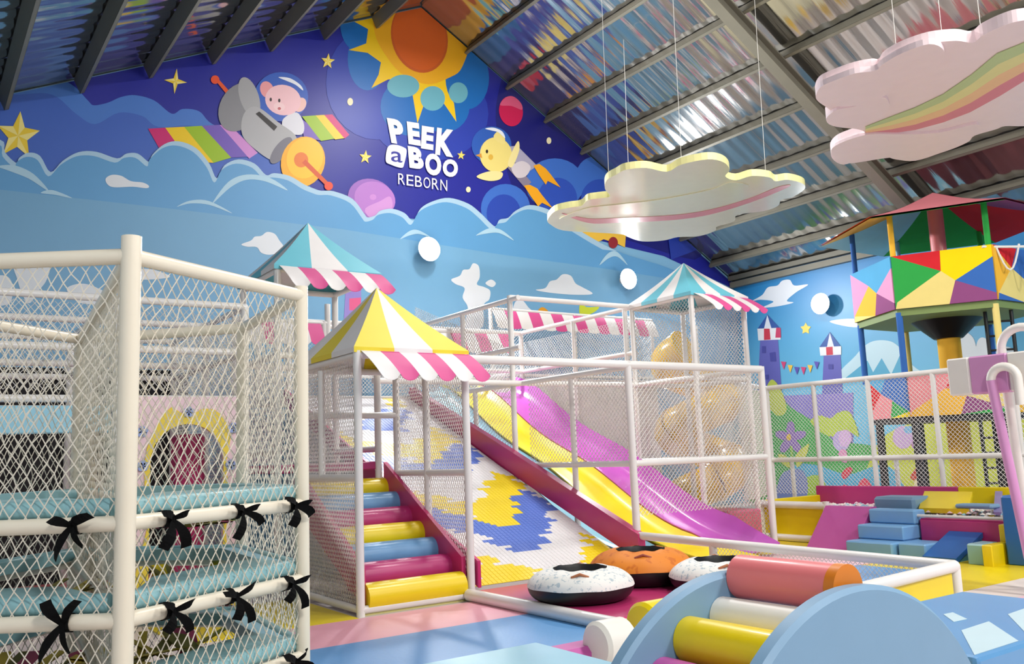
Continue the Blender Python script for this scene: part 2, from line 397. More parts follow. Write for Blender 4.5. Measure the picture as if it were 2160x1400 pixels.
# spaceship with rainbow panels
RB = [(206, 24, 112), (244, 204, 14), (156, 192, 18), (116, 88, 186), (210, 142, 212)]
mural_back('painted_spaceship', [([(312, 272), (348, 270), (372, 297), (345, 330)], RB[0]), ([(348, 270), (388, 268), (450, 344), (398, 340)], RB[1]), ([(388, 268), (425, 266), (487, 333), (450, 344)], RB[2]), ([(425, 266), (463, 264), (525, 331), (487, 333)], RB[3]), ([(463, 264), (485, 265), (543, 323), (525, 335)], RB[4]),
    ([(633, 250), (650, 262), (676, 297), (640, 290)], RB[3]), ([(636, 246), (665, 244), (706, 293), (676, 298)], RB[2]), ([(665, 244), (683, 243), (726, 292), (706, 295)], RB[1]), ([(683, 243), (700, 242), (736, 285), (726, 293)], RB[0]),
    ([(450, 166), (456, 163), (482, 192), (476, 198)], (236, 92, 40)), (ell(453, 169, 9, 9), (238, 84, 44)),
    (ell(503, 227, 40, 54, 28), (138, 138, 144)), (ell(525, 206, 20, 44, -18), (168, 168, 172)),
    (crom([(513, 242), (540, 226), (585, 258), (625, 292), (600, 330), (576, 340), (540, 318), (510, 285)]), (176, 176, 180)),
    (ell(592, 318, 14, 34, 38), (116, 114, 128)), ([(538, 241), (546, 236), (584, 268), (577, 277)], (30, 24, 28)),
    (ell(638, 342, 46, 54, 18), (246, 176, 28)), (ell(642, 334, 38, 44, 20), (250, 196, 42)), (ell(634, 338, 15, 16), (232, 120, 34)),
    ([(636, 344), (643, 337), (692, 386), (686, 392)], (214, 84, 34)), (ell(692, 393, 9, 9), (232, 72, 40))], 9)
mural_back('painted_pig_astronaut', [(ell(592, 205, 57, 52), (44, 92, 190)), (crom([(598, 250), (625, 238), (640, 262), (636, 284), (610, 282), (595, 268)]), (224, 224, 234)),
    (ell(562, 190, 14, 18, -20), (240, 160, 164)), (ell(632, 222, 12, 16, 30), (244, 196, 190)), (ell(596, 212, 38, 32, 12), (246, 198, 206)), (ell(588, 226, 12, 9, 10), (250, 212, 216)), (ell(570, 211, 2.5, 4), (50, 30, 40)), (ell(588, 213, 2.5, 4), (50, 30, 40)), (ell(588, 230, 3.5, 3), (200, 100, 110)),
    (crom([(586, 164), (610, 166), (632, 180), (638, 192), (622, 180), (604, 172)]), (236, 240, 250))], 13)
mural_back('painted_chick_astronaut', [(ell(1036, 307, 42, 40), (44, 92, 184)), ([(1068, 352), (1082, 340), (1120, 385), (1106, 396)], (140, 130, 150)), ([(1066, 310), (1090, 308), (1132, 350), (1118, 360), (1080, 340)], (170, 165, 190)),
    (crom([(1078, 352), (1100, 340), (1118, 352), (1108, 372), (1088, 374)]), (216, 206, 214)), (ell(1045, 327, 34, 37, -10), (240, 220, 130)), (crom([(1040, 288), (1052, 276), (1062, 286), (1064, 304), (1050, 300)]), (242, 222, 138)), (crom([(1092, 298), (1094, 318), (1080, 352), (1070, 346), (1080, 318)]), (244, 228, 160)),
    (crom([(1004, 373), (1030, 362), (1058, 364), (1054, 378), (1030, 382)]), (244, 228, 160)), (ell(1026, 320, 2.6, 4), (40, 30, 30)), ([(1002, 328), (1014, 324), (1016, 334)], (216, 150, 60)), (ell(1034, 332, 5, 6), (226, 180, 70)),
    ([(1124, 350), (1136, 346), (1150, 356), (1160, 368), (1181, 396), (1154, 382), (1150, 390), (1136, 370)], (246, 170, 30)), ([(1104, 392), (1116, 390), (1132, 398), (1142, 412), (1165, 440), (1142, 428), (1134, 436), (1118, 414)], (246, 170, 30)), (crom([(1022, 272), (1040, 270), (1058, 278), (1064, 292), (1050, 280), (1036, 276)]), (236, 240, 250))], 9)
mural_back('painted_crown', [([(1219, 480), (1320, 480), (1317, 522), (1298, 513), (1272, 505), (1245, 518), (1226, 530)], (244, 196, 70)), (ell(1240, 512, 7, 8), (140, 60, 40)), (ell(1292, 512, 10, 12), (150, 40, 50))], 12)
mural_back('painted_flag', [([(1408, 500), (1455, 496), (1480, 522), (1452, 534), (1414, 548)], (34, 60, 166)), ([(1490, 530), (1510, 540), (1530, 566), (1505, 560)], (34, 60, 166))], 12)
# pale cloud bank
bank = [(-90, 300), (0, 296), (10, 322), (34, 345), (40, 334), (60, 323), (84, 330), (106, 364), (132, 340), (165, 322), (202, 321), (246, 335), (266, 325), (290, 325), (314, 343), (320, 328), (346, 305), (376, 299), (412, 313), (440, 345), (456, 377), (472, 350), (502, 337), (536, 346), (560, 370), (577, 366), (610, 372), (641, 390), (660, 398), (676, 403), (702, 404), (742, 420), (766, 450), (774, 459), (790, 455), (801, 445), (826, 441), (852, 450), (870, 466), (886, 440), (912, 425), (946, 418), (986, 430), (1012, 450), (1032, 470), (1044, 478), (1052, 464), (1070, 460), (1086, 445), (1116, 433), (1152, 441), (1168, 452), (1210, 480), (1300, 530), (1420, 570), (1570, 640), (1570, 720), (900, 640), (-90, 560)]
bankc = crom(bank, 4)
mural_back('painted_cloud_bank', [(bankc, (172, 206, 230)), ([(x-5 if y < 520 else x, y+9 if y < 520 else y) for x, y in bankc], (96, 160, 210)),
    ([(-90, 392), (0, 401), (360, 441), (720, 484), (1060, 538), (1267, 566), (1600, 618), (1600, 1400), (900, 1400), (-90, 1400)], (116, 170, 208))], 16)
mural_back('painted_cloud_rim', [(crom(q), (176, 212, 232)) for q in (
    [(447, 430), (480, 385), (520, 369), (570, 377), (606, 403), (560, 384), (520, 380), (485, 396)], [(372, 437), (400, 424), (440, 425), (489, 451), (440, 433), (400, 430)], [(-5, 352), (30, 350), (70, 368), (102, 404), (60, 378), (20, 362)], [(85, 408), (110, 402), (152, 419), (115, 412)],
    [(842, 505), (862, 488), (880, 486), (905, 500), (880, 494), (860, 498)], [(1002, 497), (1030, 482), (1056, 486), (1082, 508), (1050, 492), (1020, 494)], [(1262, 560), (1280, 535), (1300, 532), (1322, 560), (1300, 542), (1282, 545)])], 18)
WC = (228, 232, 238)
def wclouds(lst, layer=19):
    for q in lst: mural_back('painted_white_cloud', [(crom(q), WC)], layer)
wclouds([[(222, 378), (235, 370), (255, 372), (275, 383), (300, 386), (313, 393), (308, 398), (280, 395), (240, 396), (226, 390)],
    [(508, 516), (528, 508), (536, 500), (550, 498), (562, 490), (578, 494), (588, 508), (596, 520), (590, 532), (568, 538), (550, 534), (540, 522), (520, 521)],
    [(950, 590), (968, 582), (975, 570), (988, 568), (996, 556), (1008, 562), (1010, 585), (1004, 600), (1020, 606), (1032, 614), (1030, 632), (1018, 645), (1016, 690), (980, 690), (985, 650), (974, 628), (978, 608), (960, 600)], [(1022, 598), (1034, 590), (1044, 598), (1036, 606)],
    [(1128, 612), (1148, 608), (1158, 594), (1172, 590), (1185, 579), (1202, 582), (1212, 598), (1226, 606), (1248, 620), (1210, 622), (1160, 618)],
    [(1080, 652), (1086, 636), (1100, 634), (1112, 648), (1122, 662), (1080, 668)], [(290, 570), (320, 569), (358, 584), (320, 590), (288, 588)], [(140, 612), (160, 600), (190, 602), (235, 625), (230, 640), (170, 640)], [(32, 556), (100, 556), (98, 590), (80, 615), (62, 640), (48, 625), (36, 590)], [(-20, 590), (10, 582), (25, 600), (20, 640), (-20, 640)],
    [(1240, 690), (1300, 670), (1335, 668), (1360, 690)]])
mural_back('painted_fish', [(crom([(1222, 640), (1236, 648), (1262, 648), (1245, 662), (1222, 664)]), (206, 216, 40)), (crom([(1132, 656), (1142, 648), (1154, 656), (1154, 664), (1132, 664)]), (232, 160, 30))], 19)
mural_back('painted_blue_house', [([(775, 578), (800, 590), (808, 604), (800, 620), (770, 610)], (104, 116, 196)), ([(728, 600), (760, 596), (760, 700), (722, 700)], (150, 130, 204)), ([(735, 630), (760, 628), (758, 655), (735, 655)], (226, 90, 140))], 19.5)
# lettering
def glyph(ch, font_off=0.0):
    cu = bpy.data.curves.new('glyph', 'FONT'); cu.body = ch; cu.offset = font_off; cu.resolution_u = 4
    o = bpy.data.objects.new('glyph', cu); COL.objects.link(o)
    dg = bpy.context.evaluated_depsgraph_get(); me = bpy.data.meshes.new_from_object(o.evaluated_get(dg))
    vs = [v.co.copy() for v in me.vertices]; fs = [tuple(p.vertices) for p in me.polygons]
    bpy.data.objects.remove(o); bpy.data.curves.remove(cu); bpy.data.meshes.remove(me); return vs, fs
def letter(ch, x0, y0, x1, y1, off, col, layer, slope=0.16, lean=0.0):
    vs, fs = glyph(ch, off); ax = [v.x for v in vs]; ay = [v.y for v in vs]
    a0, a1, b0, b1 = min(ax), max(ax), min(ay), max(ay); out = []
    for v in vs:
        s_ = (v.x-a0)/(a1-a0); t = (v.y-b0)/(b1-b0)
        px = x0+(x1-x0)*s_ + lean*(t-0.5); py = y1+(y0-y1)*t + slope*(x1-x0)*(s_-0.5)
        p = onY(px, py, WY); out.append((p.x, WY-0.0015*layer-0.001, p.z))
    return MB().add(out, fs, paint(col)).build('letter', wall_back)
WL_ = (238, 238, 246)
for ch, b, ln in (('P', (819, 252, 850, 305), -10), ('E', (858, 259, 884, 307), -4), ('E', (887, 268, 913, 316), 2), ('K', (918, 273, 956, 330), 4), ('B', (860, 311, 891, 357), -4), ('O', (895, 325, 929, 371), 0), ('O', (932, 337, 964, 374), 3)):
    letter(ch, *b, 0.055, WL_, 20, lean=ln)
mural_back('lettering_box', [(crom([(816, 312), (830, 306), (850, 312), (856, 320), (851, 346), (845, 355), (822, 348), (812, 340)]), WL_)], 20)
letter('a', 823, 321, 847, 343, 0.005, NAVY, 21.5)
x = 838
for k, ch in enumerate('REBORN'):
    letter(ch, 838+17.8*k, 367+2.6*k, 838+17.8*k+14.5, 390+2.6*k, 0.0, WL_, 20, slope=0.12)

# side wall mural: castle, hills, flowers
PC = (104, 102, 182); PCD = (76, 74, 156)
mural_right('painted_white_cloud', [(crom([(1588, 634), (1608, 622), (1620, 606), (1640, 602), (1650, 592), (1666, 590), (1676, 602), (1705, 600), (1680, 616), (1660, 634), (1674, 638), (1640, 646), (1610, 648), (1632, 636), (1605, 632)]), WC)], 2)
mural_right('painted_white_cloud', [(crom([(1750, 678), (1800, 672), (1850, 684), (1800, 690)]), WC)], 2)
mural_right('painted_mountain', [(crom([(1775, 800), (1805, 750), (1835, 722), (1870, 718), (1895, 730), (1925, 770), (1950, 800)]), (196, 226, 236)), ([(1780, 800), (1830, 760), (1842, 785), (1860, 755), (1880, 790), (1898, 750), (1940, 800)], (86, 172, 206))], 2)
mural_right('painted_white_arch', [(crom([(1990, 800), (1992, 740), (2010, 706), (2035, 700), (2055, 716), (2062, 760), (2060, 800)]), (226, 232, 236)), (crom([(2056, 800), (2060, 726), (2076, 712), (2094, 736), (2100, 800)]), (226, 232, 236)), (crom([(2090, 760), (2120, 730), (2170, 760), (2160, 800), (2090, 800)]), (214, 226, 234))], 2)
mural_right('painted_castle', [([(1604, 712), (1641, 710), (1654, 890), (1596, 890)], PC), ([(1738, 746), (1773, 744), (1782, 890), (1732, 890)], PC), ([(1640, 835), (1800, 828), (1800, 960), (1640, 960)], (140, 126, 200)),
    ([(1598, 694), (1619, 663), (1646, 692)], (44, 84, 160)), ([(1612, 693), (1619, 664), (1628, 693)], (226, 230, 238)), ([(1598, 693), (1647, 691), (1647, 716), (1600, 718)], (236, 236, 238)), ([(1612, 693), (1624, 693), (1626, 716), (1612, 717)], (206, 50, 70)), ([(1638, 691), (1647, 691), (1648, 712), (1636, 712)], (206, 60, 100)),
    ([(1729, 732), (1751, 700), (1774, 730)], (44, 84, 160)), ([(1745, 732), (1751, 702), (1760, 731)], (226, 230, 238)), ([(1729, 732), (1775, 730), (1775, 748), (1731, 750)], (236, 236, 238)), ([(1743, 732), (1757, 731), (1758, 748), (1744, 749)], (206, 50, 70)),
    ([(1608, 730), (1616, 730), (1616, 744), (1608, 744)], PCD), ([(1624, 744), (1636, 742), (1638, 762), (1626, 762)], PCD), ([(1612, 790), (1622, 790), (1622, 800), (1612, 800)], PCD), ([(1748, 768), (1758, 768), (1758, 778), (1748, 778)], PCD)], 3)
bt = []
for k in range(6):
    x0 = 1648+14*k; y0 = 758+16*math.sin((k+0.5)/6*math.pi); c = [(214, 70, 120), (244, 200, 80), (96, 84, 176)][k % 3]
    bt.append(([(x0, y0), (x0+11, y0+1), (x0+6, y0+17)], c))
mural_right('painted_bunting', bt, 8)
mural_right('painted_hill', [([(1560, 1100), (1560, 820), (1620, 826), (1640, 830), (1670, 860), (1720, 890), (1760, 930), (1850, 940), (2200, 930), (2200, 1100)], (80, 168, 84)), (crom([(1616, 822), (1630, 800), (1650, 826), (1660, 866), (1640, 876), (1618, 850)]), (196, 206, 84)),
    (crom([(1710, 890), (1730, 876), (1752, 882), (1765, 872), (1786, 866), (1800, 880), (1812, 920), (1790, 910), (1750, 920)]), (186, 206, 74)), (crom([(1840, 960), (1900, 900), (2000, 890), (2200, 880), (2200, 1100), (1840, 1100)]), (206, 214, 80)),
    (crom([(1650, 1100), (1670, 990), (1720, 980), (1790, 1000), (1860, 980), (1900, 1010), (1910, 1100)]), (84, 172, 206)), (crom([(1690, 1050), (1700, 1010), (1725, 1002), (1742, 1020), (1745, 1050)]), (164, 200, 60)), (crom([(1640, 1060), (1650, 1000), (1690, 990), (1705, 1020), (1695, 1060)]), (128, 140, 190))], 8)
fl = []
for k in range(5):
    a = R(-90+72*k); fl.append((ell(1669+17*math.cos(a), 924+19*math.sin(a), 9, 17, -90+72*k+90, 14), (150, 116, 186)))
fl += [(ell(1665, 922, 5, 7), (236, 196, 70)), ([(1668, 940), (1673, 940), (1676, 985), (1671, 985)], (150, 196, 80)), (crom([(1680, 960), (1700, 940), (1708, 938), (1700, 965), (1684, 985)]), (206, 210, 90)), (crom([(1643, 958), (1660, 962), (1668, 985), (1652, 978)]), (206, 210, 90))]
mural_right('painted_flower', fl, 12)
mural_right('painted_flower', [(ell(1776, 930, 18, 22), (190, 170, 220)), (ell(1784, 924, 14, 18), (220, 180, 224)), (crom([(1772, 950), (1786, 950), (1788, 975), (1772, 968)]), (226, 150, 190))], 12)
mural_right('painted_flower', [(ell(1906, 922, 22, 24), (206, 170, 214)), (ell(1918, 906, 10, 8), (120, 180, 220)), (ell(1932, 936, 8, 12), (190, 130, 190))], 12)
mural_right('painted_mushroom', [(crom([(1922, 1008), (1930, 990), (1944, 978), (1958, 990), (1960, 1008), (1940, 1014)]), (204, 76, 60)), (crom([(1932, 1012), (1950, 1012), (1954, 1040), (1930, 1040)]), (240, 226, 180))], 12)
mural_right('painted_coral', [(crom([(1776, 1000), (1790, 985), (1800, 990), (1784, 1010)]), (214, 60, 80)), (crom([(1812, 1020), (1825, 1008), (1838, 1020), (1840, 1045), (1815, 1045)]), (226, 70, 96)), (crom([(1768, 1032), (1785, 1022), (1800, 1036), (1790, 1044), (1770, 1042)]), (226, 60, 90))], 12)
mural_right('painted_star', [(star(1700, 693, 13, 5, 0.55), (242, 214, 90))], 4)

# ------------------------------------------------------------------ flood lamps on the walls
BULB = emit('lamp_glow', (255, 252, 246), 14.0)
LHOUS = mat('lamp_housing', (210, 210, 212), 0.4)
def flood(p, nrm, label, watts):
    nrm = Vector(nrm); p = Vector(p)
    t = thing('flood_lamp', label, 'lamp', p - nrm*0.0, 'wall flood lamps')
    MB().cyl(p-nrm*0.2, p-nrm*0.16, 0.07, LHOUS, 20).cyl(p-nrm*0.165, p-nrm*0.06, 0.025, LHOUS, 12).build('bracket', t, True)
    MB().cyl(p-nrm*0.07, p-nrm*0.01, 0.10, LHOUS, 24, r2=0.205).build('housing', t, True)
    prof = [(0.0, 0.0)]
    mb = MB(); n = 24; rows = []
    q = nrm.orthogonal().normalized(); w_ = nrm.cross(q)
    for i in range(7):
        a = i/6*math.pi/2; rr = 0.2*math.cos(a); h = 0.09*math.sin(a)
        rows.append([p-nrm*0.01+nrm*h+(q*math.cos(2*math.pi*k/n)+w_*math.sin(2*math.pi*k/n))*rr for k in range(n+1)])
    mb.grid(rows, BULB); mb.build('diffuser', t, True)
    l = bpy.data.lights.new('flood_light', 'AREA'); l.shape = 'DISK'; l.size = 0.3; l.energy = watts; l.color = (0.97, 0.985, 1.0)
    o = bpy.data.objects.new('flood_light', l); COL.objects.link(o); o.location = p+nrm*0.12
    o.rotation_euler = (nrm-Vector((0, 0, 0.25))).to_track_quat('-Z', 'Y').to_euler()
flood((7.04, 12.38, 4.61), (0, -1, 0), 'round flood lamp shining on the big mural left of the yellow cloud', 240)
flood((11.44, 12.38, 4.47), (0, -1, 0), 'round flood lamp on the big mural just below the yellow cloud', 170)
flood((14.45, 10.30, 3.84), (-1, 0, 0), 'round flood lamp on the castle wall beside the treehouse', 26)

# ------------------------------------------------------------------ floor mats
def floor_mat(name, poly, m, z, label):
    o = MB().prism([(x, y, 0.0) for x, y in poly], (0, 0, z), m).build(name); return tag(o, label, 'mat')
FPK = mat('floor_pink', (236, 168, 186), 0.35, noise=0.05)
FPK2 = mat('floor_pale_pink', (246, 204, 212), 0.35, noise=0.05)
FBL = mat('floor_blue', (92, 154, 212), 0.35, noise=0.05, bump=0.1, nscale=40)
FGY = mat('floor_warm_grey', (232, 220, 212), 0.4)
FYL = mat('floor_yellow', (238, 212, 20), 0.35)
floor_mat('floor_mat', [(2.2, 5.55), (4.25, 5.55), (4.25, 6.34), (2.2, 6.34)], FPK, 0.012, 'pink floor mat in front of the roller stairs')
floor_mat('floor_mat', [(1.9, 4.2), (3.95, 4.2), (3.95, 5.55), (1.9, 5.55)], FBL, 0.012, 'blue floor mat between the net cage and the donut landing')
floor_mat('floor_mat', [(5.98, 3.82), (8.98, 3.82), (8.98, 8.3), (5.98, 8.3)], FYL, 0.01, 'yellow floor mat in front of the ball pit')
for poly_, m_, lb_ in (([(6.0, 5.25), (8.0, 5.25), (8.0, 6.45), (6.0, 6.45)], FPK2, 'pale pink floor mat under the ends of the wave slide'), ([(6.1, 4.3), (7.6, 4.3), (7.6, 5.24), (6.1, 5.24)], FBL, 'blue floor mat beyond the knee rail of the donut landing')):
    tag(MB().prism([(x, y, 0.0105) for x, y in poly_], (0, 0, 0.01), m_).build('floor_mat'), lb_, 'mat')
floor_mat('floor_mat', [(1.6, 6.36), (2.92, 6.36), (2.92, 7.7), (1.6, 7.7)], FYL, 0.01, 'yellow floor mat left of the stair tower')
floor_mat('floor_mat', [(6.1, 2.2), (8.1, 2.2), (8.1, 3.4), (6.1, 3.4)], FPK2, 0.012, 'pale pink floor mat behind the blue foam block')
floor_mat('floor_mat', [(6.1, 3.4), (8.1, 3.4), (8.1, 3.8), (6.1, 3.8)], FGY, 0.012, 'off-white floor strip beside the yellow foam corner')

# ------------------------------------------------------------------ canopies and awnings
def canopy(parent, x0, x1, y0, y1, z, apex_z, ca, cb, nf=3, ns=3):
    """square striped pyramid; front/back faces ca-cb-ca, side faces cb-ca-cb"""
    ap = Vector(((x0+x1)/2, (y0+y1)/2, apex_z)); c = [Vector((x0, y0, z)), Vector((x1, y0, z)), Vector((x1, y1, z)), Vector((x0, y1, z))]
    can = None
    for s_ in range(4):
        A, B = c[s_], c[(s_+1) % 4]; n = nf if s_ % 2 == 0 else ns
        for k in range(n):
            p, q = A.lerp(B, k/n), A.lerp(B, (k+1)/n)
            first = (ca, cb) if s_ % 2 == 0 else (cb, ca); m = first[k % 2]
            rows = []
            for i in range(7):
                t = i/6; sag = 0.02*math.sin(t*math.pi)*(1)
                rows.append([ap.lerp(p, t)-Vector((0, 0, sag)), ap.lerp(p.lerp(q, 0.5), t)-Vector((0, 0, sag)), ap.lerp(q, t)-Vector((0, 0, sag))])
            rows.append([v-Vector((0, 0, 0.045)) for v in rows[-1]])
            o = MB().grid(rows, m, True).build('canopy_panel' if can else 'canopy', can or parent, True)
            if can is None: can = o
    return can
def awning(parent, A, B, out, drop, cols, n, name='awning', scallop=0.05):
    A = Vector(A); B = Vector(B); out = Vector(out); root = None
    for k in range(n):
        rows = []
        for i in range(6):
            t = i/5; row = []
            for j in range(7):
                s_ = (k+j/6)/n; p = A.lerp(B, s_)+out*t+Vector((0, 0, -drop*(0.75*t+0.25*t*t)))
                if i == 5: p = p-Vector((0, 0, scallop*math.sin(math.pi*j/6)**0.6 if 0 < j < 6 else 0))
                row.append(p)
            rows.append(row)
        mb = MB().grid(rows, cols[k % len(cols)]); mb.grid([[p+Vector((0, 0, -0.004)) for p in r] for r in rows], cols[k % len(cols)], True)
        o = mb.build(name if root is None else 'awning_stripe', root or parent, True)
        if root is None: root = o
    return root

# ------------------------------------------------------------------ stair tower with yellow canopy
tx0, tx1, ty0, ty1, TZ = 2.98, 3.99, 6.46, 7.76, 2.04
st = thing('stair_tower', 'white pipe stair tower with yellow striped roof and padded roller steps', 'play tower', ((tx0+tx1)/2, (ty0+ty1)/2, 0))
for x in (tx0, tx1):
    for y in (ty0, ty1): post(st, x, y, 0, TZ+0.03)
    rail(st, (x, ty0, 0.05), (x, ty1, 0.05)); rail(st, (x, ty0, 1.06), (x, ty1, 1.06)); rail(st, (x, ty0, TZ), (x, ty1, TZ))
post(st, tx1, (ty0+ty1)/2+0.05, 0.3, TZ); post(st, tx0, 7.2, 1.06, 1.98, r=0.03)
rail(st, (tx0, ty0, 0.05), (tx1, ty0, 0.05)); rail(st, (tx0, ty0, TZ), (tx1, ty0, TZ)); rail(st, (tx0, ty1, TZ), (tx1, ty1, TZ)); rail(st, (tx0, ty1, 1.62), (tx1, ty1, 1.62))
net(st, (tx0, ty0, 0.05), (tx0, ty1, 0.05), (tx0, ty0, 1.06), 0.034, 0.066, 0.003); net(st, (tx0, ty0, 1.06), (tx0, ty1, 1.06), (tx0, ty0, TZ), 0.034, 0.066, 0.003)
net(st, (tx1, ty0, 0.05), (tx1, ty1, 0.05), (tx1, ty0, 1.06), 0.034, 0.066, 0.003); net(st, (tx1, ty0, 1.06), (tx1, ty1, 1.06), (tx1, ty0, TZ), 0.034, 0.066, 0.003)
canopy(st, tx0-0.04, tx1+0.03, ty0-0.03, ty1+0.02, TZ+0.06, 2.74, FYEL, FWHITE)
awning(st, (tx0+0.02, ty0-0.03, TZ+0.03), (tx1+0.03, ty0-0.03, TZ+0.03), (0.04, -0.27, 0), 0.21, [FWHITE, FPINK], 6)
sv = mat('step_blue_vinyl', (112, 166, 214), 0.35, coat=0.1)
scol = [YEL, MAG, sv, YEL, MAG, sv, YEL, MAG]
for k in range(7):
    y = 6.53+0.235*k; z = 0.125+0.13*k; rr = 0.115
    MB().cyl((tx0+0.06, y, z), (tx1-0.06, y, z), rr, scol[k], 22).build('step_roller', st, True)
for x in (tx0+0.045, tx1-0.045):   # padded stringers
    q = [(x-0.02, 6.5, 0.08), (x-0.02, 6.5, 0.36), (x-0.02, 7.93, 1.17), (x-0.02, 7.93, 0.80)]
    MB().prism(q, (0.04, 0, 0), MAR).build('side_panel', st)
MB().bb(tx0+0.04, tx1-0.04, 6.47, 6.52, 0.0, 0.05, mat('pale_yellow_trim', (232, 226, 150), 0.5)).build('kick_board', st)

# ------------------------------------------------------------------ landing tower with turquoise canopy behind the stairs
lt = thing('landing_tower', 'white pipe landing tower with turquoise striped roof behind the yellow one', 'play tower', (3.4, 8.5, 0))
lx0, lx1, ly0, ly1 = 2.86, 3.88, 7.95, 8.97
for x in (lx0, lx1):
    for y in (ly0, ly1): post(lt, x, y, 0, 3.05)
    for z in (1.3, 2.2, 3.02): rail(lt, (x, ly0, z), (x, ly1, z))
for y in (ly0, ly1):
    for z in (2.2, 3.02): rail(lt, (lx0, y, z), (lx1, y, z))
MB().bb(lx0, lx1, ly0, ly1, 1.10, 1.18, MAG, 0.01).build('deck', lt)
net(lt, (lx0, ly0, 1.2), (lx0, ly1, 1.2), (lx0, ly0, 2.2), 0.045, 0.06); net(lt, (lx0, ly1, 1.2), (lx1, ly1, 1.2), (lx0, ly1, 2.2), 0.045, 0.06)
canopy(lt, lx0-0.05, lx1+0.05, ly0-0.05, ly1+0.05, 3.06, 3.66, FBLUE, FWHITE, 3, 3)
awning(lt, (lx0, ly0-0.05, 3.05), (lx1+0.04, ly0-0.05, 3.05), (0.03, -0.26, 0), 0.2, [FWHITE, FPINK], 6)

# ------------------------------------------------------------------ donut slide: tile-carpet ramp with raspberry side beam
RY0, RY1, RZ0, RZ1 = 6.5, 10.95, 0.10, 2.02
def ramp_pt(x, y, off=0.0): return Vector((x, y, RZ0+(RZ1-RZ0)*(y-RY0)/(RY1-RY0)+off))
def inpoly(p, poly):
    c = False; n = len(poly)
    for i in range(n):
        a, b = poly[i], poly[i-1]
        if (a[1] > p[1]) != (b[1] > p[1]) and p[0] < (b[0]-a[0])*(p[1]-a[1])/(b[1]-a[1])+a[0]: c = not c
    return c
def ramp_uv(px, py):
    d = ray(px, py); k = (RZ1-RZ0)/(RY1-RY0); t = (RZ0-k*RY0-CAM_H)/(d.z-k*d.y); p = CAM+d*t; return (p.x, p.y)
RBLUE = mat('ramp_tile_blue', (88, 120, 206), 0.4); RYEL = mat('ramp_tile_yellow', (240, 212, 14), 0.4); RWHT = mat('ramp_tile_white', (228, 226, 228), 0.4)
yel_px = [[(1225, 1120), (1245, 1132), (1355, 1172), (1300, 1196), (1205, 1206), (1240, 1195), (1210, 1184), (1250, 1175), (1215, 1160), (1250, 1150), (1228, 1135)],
    [(860, 1036), (930, 1045), (960, 1060), (1010, 1058), (1025, 1040), (1020, 1020), (1040, 1005), (1047, 993), (1085, 1010), (1118, 1029), (1098, 1035), (1105, 1050), (1085, 1060), (1095, 1080), (1083, 1106), (1035, 1112), (1000, 1090), (950, 1082), (880, 1066)],
    [(1000, 1175), (1030, 1172), (1055, 1195), (1090, 1190), (1130, 1205), (1140, 1218), (1080, 1235), (1040, 1232), (1010, 1250), (1000, 1240)],
    [(740, 930), (770, 930), (860, 938), (900, 915), (905, 893), (940, 915), (970, 932), (935, 945), (940, 960), (915, 978), (880, 978), (870, 965), (810, 962), (740, 952)],
    [(800, 830), (825, 833), (856, 858), (828, 862)], [(700, 905), (740, 925), (770, 950), (740, 950), (700, 930)]]
blu_px = [[(880, 1066), (950, 1083), (1000, 1092), (1040, 1114), (1085, 1106), (1095, 1080), (1080, 1055), (1098, 1033), (1135, 1045), (1180, 1072), (1150, 1090), (1170, 1105), (1145, 1120), (1155, 1140), (1148, 1157), (1089, 1163), (1060, 1152), (1040, 1150), (1010, 1126), (939, 1118), (860, 1080)],
    [(760, 954), (820, 962), (870, 978), (915, 978), (925, 965), (945, 945), (973, 935), (1015, 955), (1005, 975), (985, 998), (860, 1000), (800, 992), (760, 975)],
    [(760, 885), (800, 863), (860, 860), (862, 885), (840, 898), (858, 910), (790, 910), (760, 905)]]
yel_uv = [[ramp_uv(*p) for p in q] for q in yel_px]; blu_uv = [[ramp_uv(*p) for p in q] for q in blu_px]
ramp = thing('donut_slide', 'wide ramp of jagged yellow, blue and white tiles with a raspberry side beam', 'slide', (4.95, 8.7, 0))
mb = MB(); NX, NY = 38, 104; rx0, rx1 = 4.05, 5.84
sx = (rx1-rx0)/NX; sy = (RY1-RY0)/NY
for j in range(NY):
    for i in range(NX):
        x = rx0+(i+0.5)*sx; y = RY0+(j+0.5)*sy; m = RWHT; xs_ = x+0.16*(((y/0.2) % 1.0)-0.5)
        if any(inpoly((xs_, y), q) for q in blu_uv): m = RBLUE
        elif any(inpoly((xs_, y), q) for q in yel_uv): m = RYEL
        g = 0.0035; h = 0.006
        a, b, c, d = [ramp_pt(xx, yy, h) for xx, yy in ((x-sx/2+g, y-sy/2+g), (x+sx/2-g, y-sy/2+g), (x+sx/2-g, y+sy/2-g), (x-sx/2+g, y+sy/2-g))]
        e, f_, g_, h_ = [ramp_pt(xx, yy) for xx, yy in ((x-sx/2, y-sy/2), (x+sx/2, y-sy/2), (x+sx/2, y+sy/2), (x-sx/2, y+sy/2))]
        mb.add([a, b, c, d, e, f_, g_, h_], [(0, 1, 2, 3), (4, 5, 1, 0), (5, 6, 2, 1), (6, 7, 3, 2), (7, 4, 0, 3)], m)
o = mb.build('slide_tiles', ramp); o['kind'] = 'stuff'
MB().prism([ramp_pt(rx0, RY0, -0.005), ramp_pt(rx0, RY1, -0.005), (rx0, RY1, 0.0), (rx0, RY0, 0.0)], (rx1-rx0, 0, 0), GREYP).build('ramp_base', ramp)
mb = MB(); q = [(5.86, 6.42, 0.14), (5.86, 6.42, 0.39), (5.86, 8.9, 1.38), (5.86, 11.0, 2.19), (5.86, 11.0, 1.9), (5.86, 8.9, 1.12)]
MB().prism(q, (0.09, 0, 0), MAR).build('side_beam', ramp)
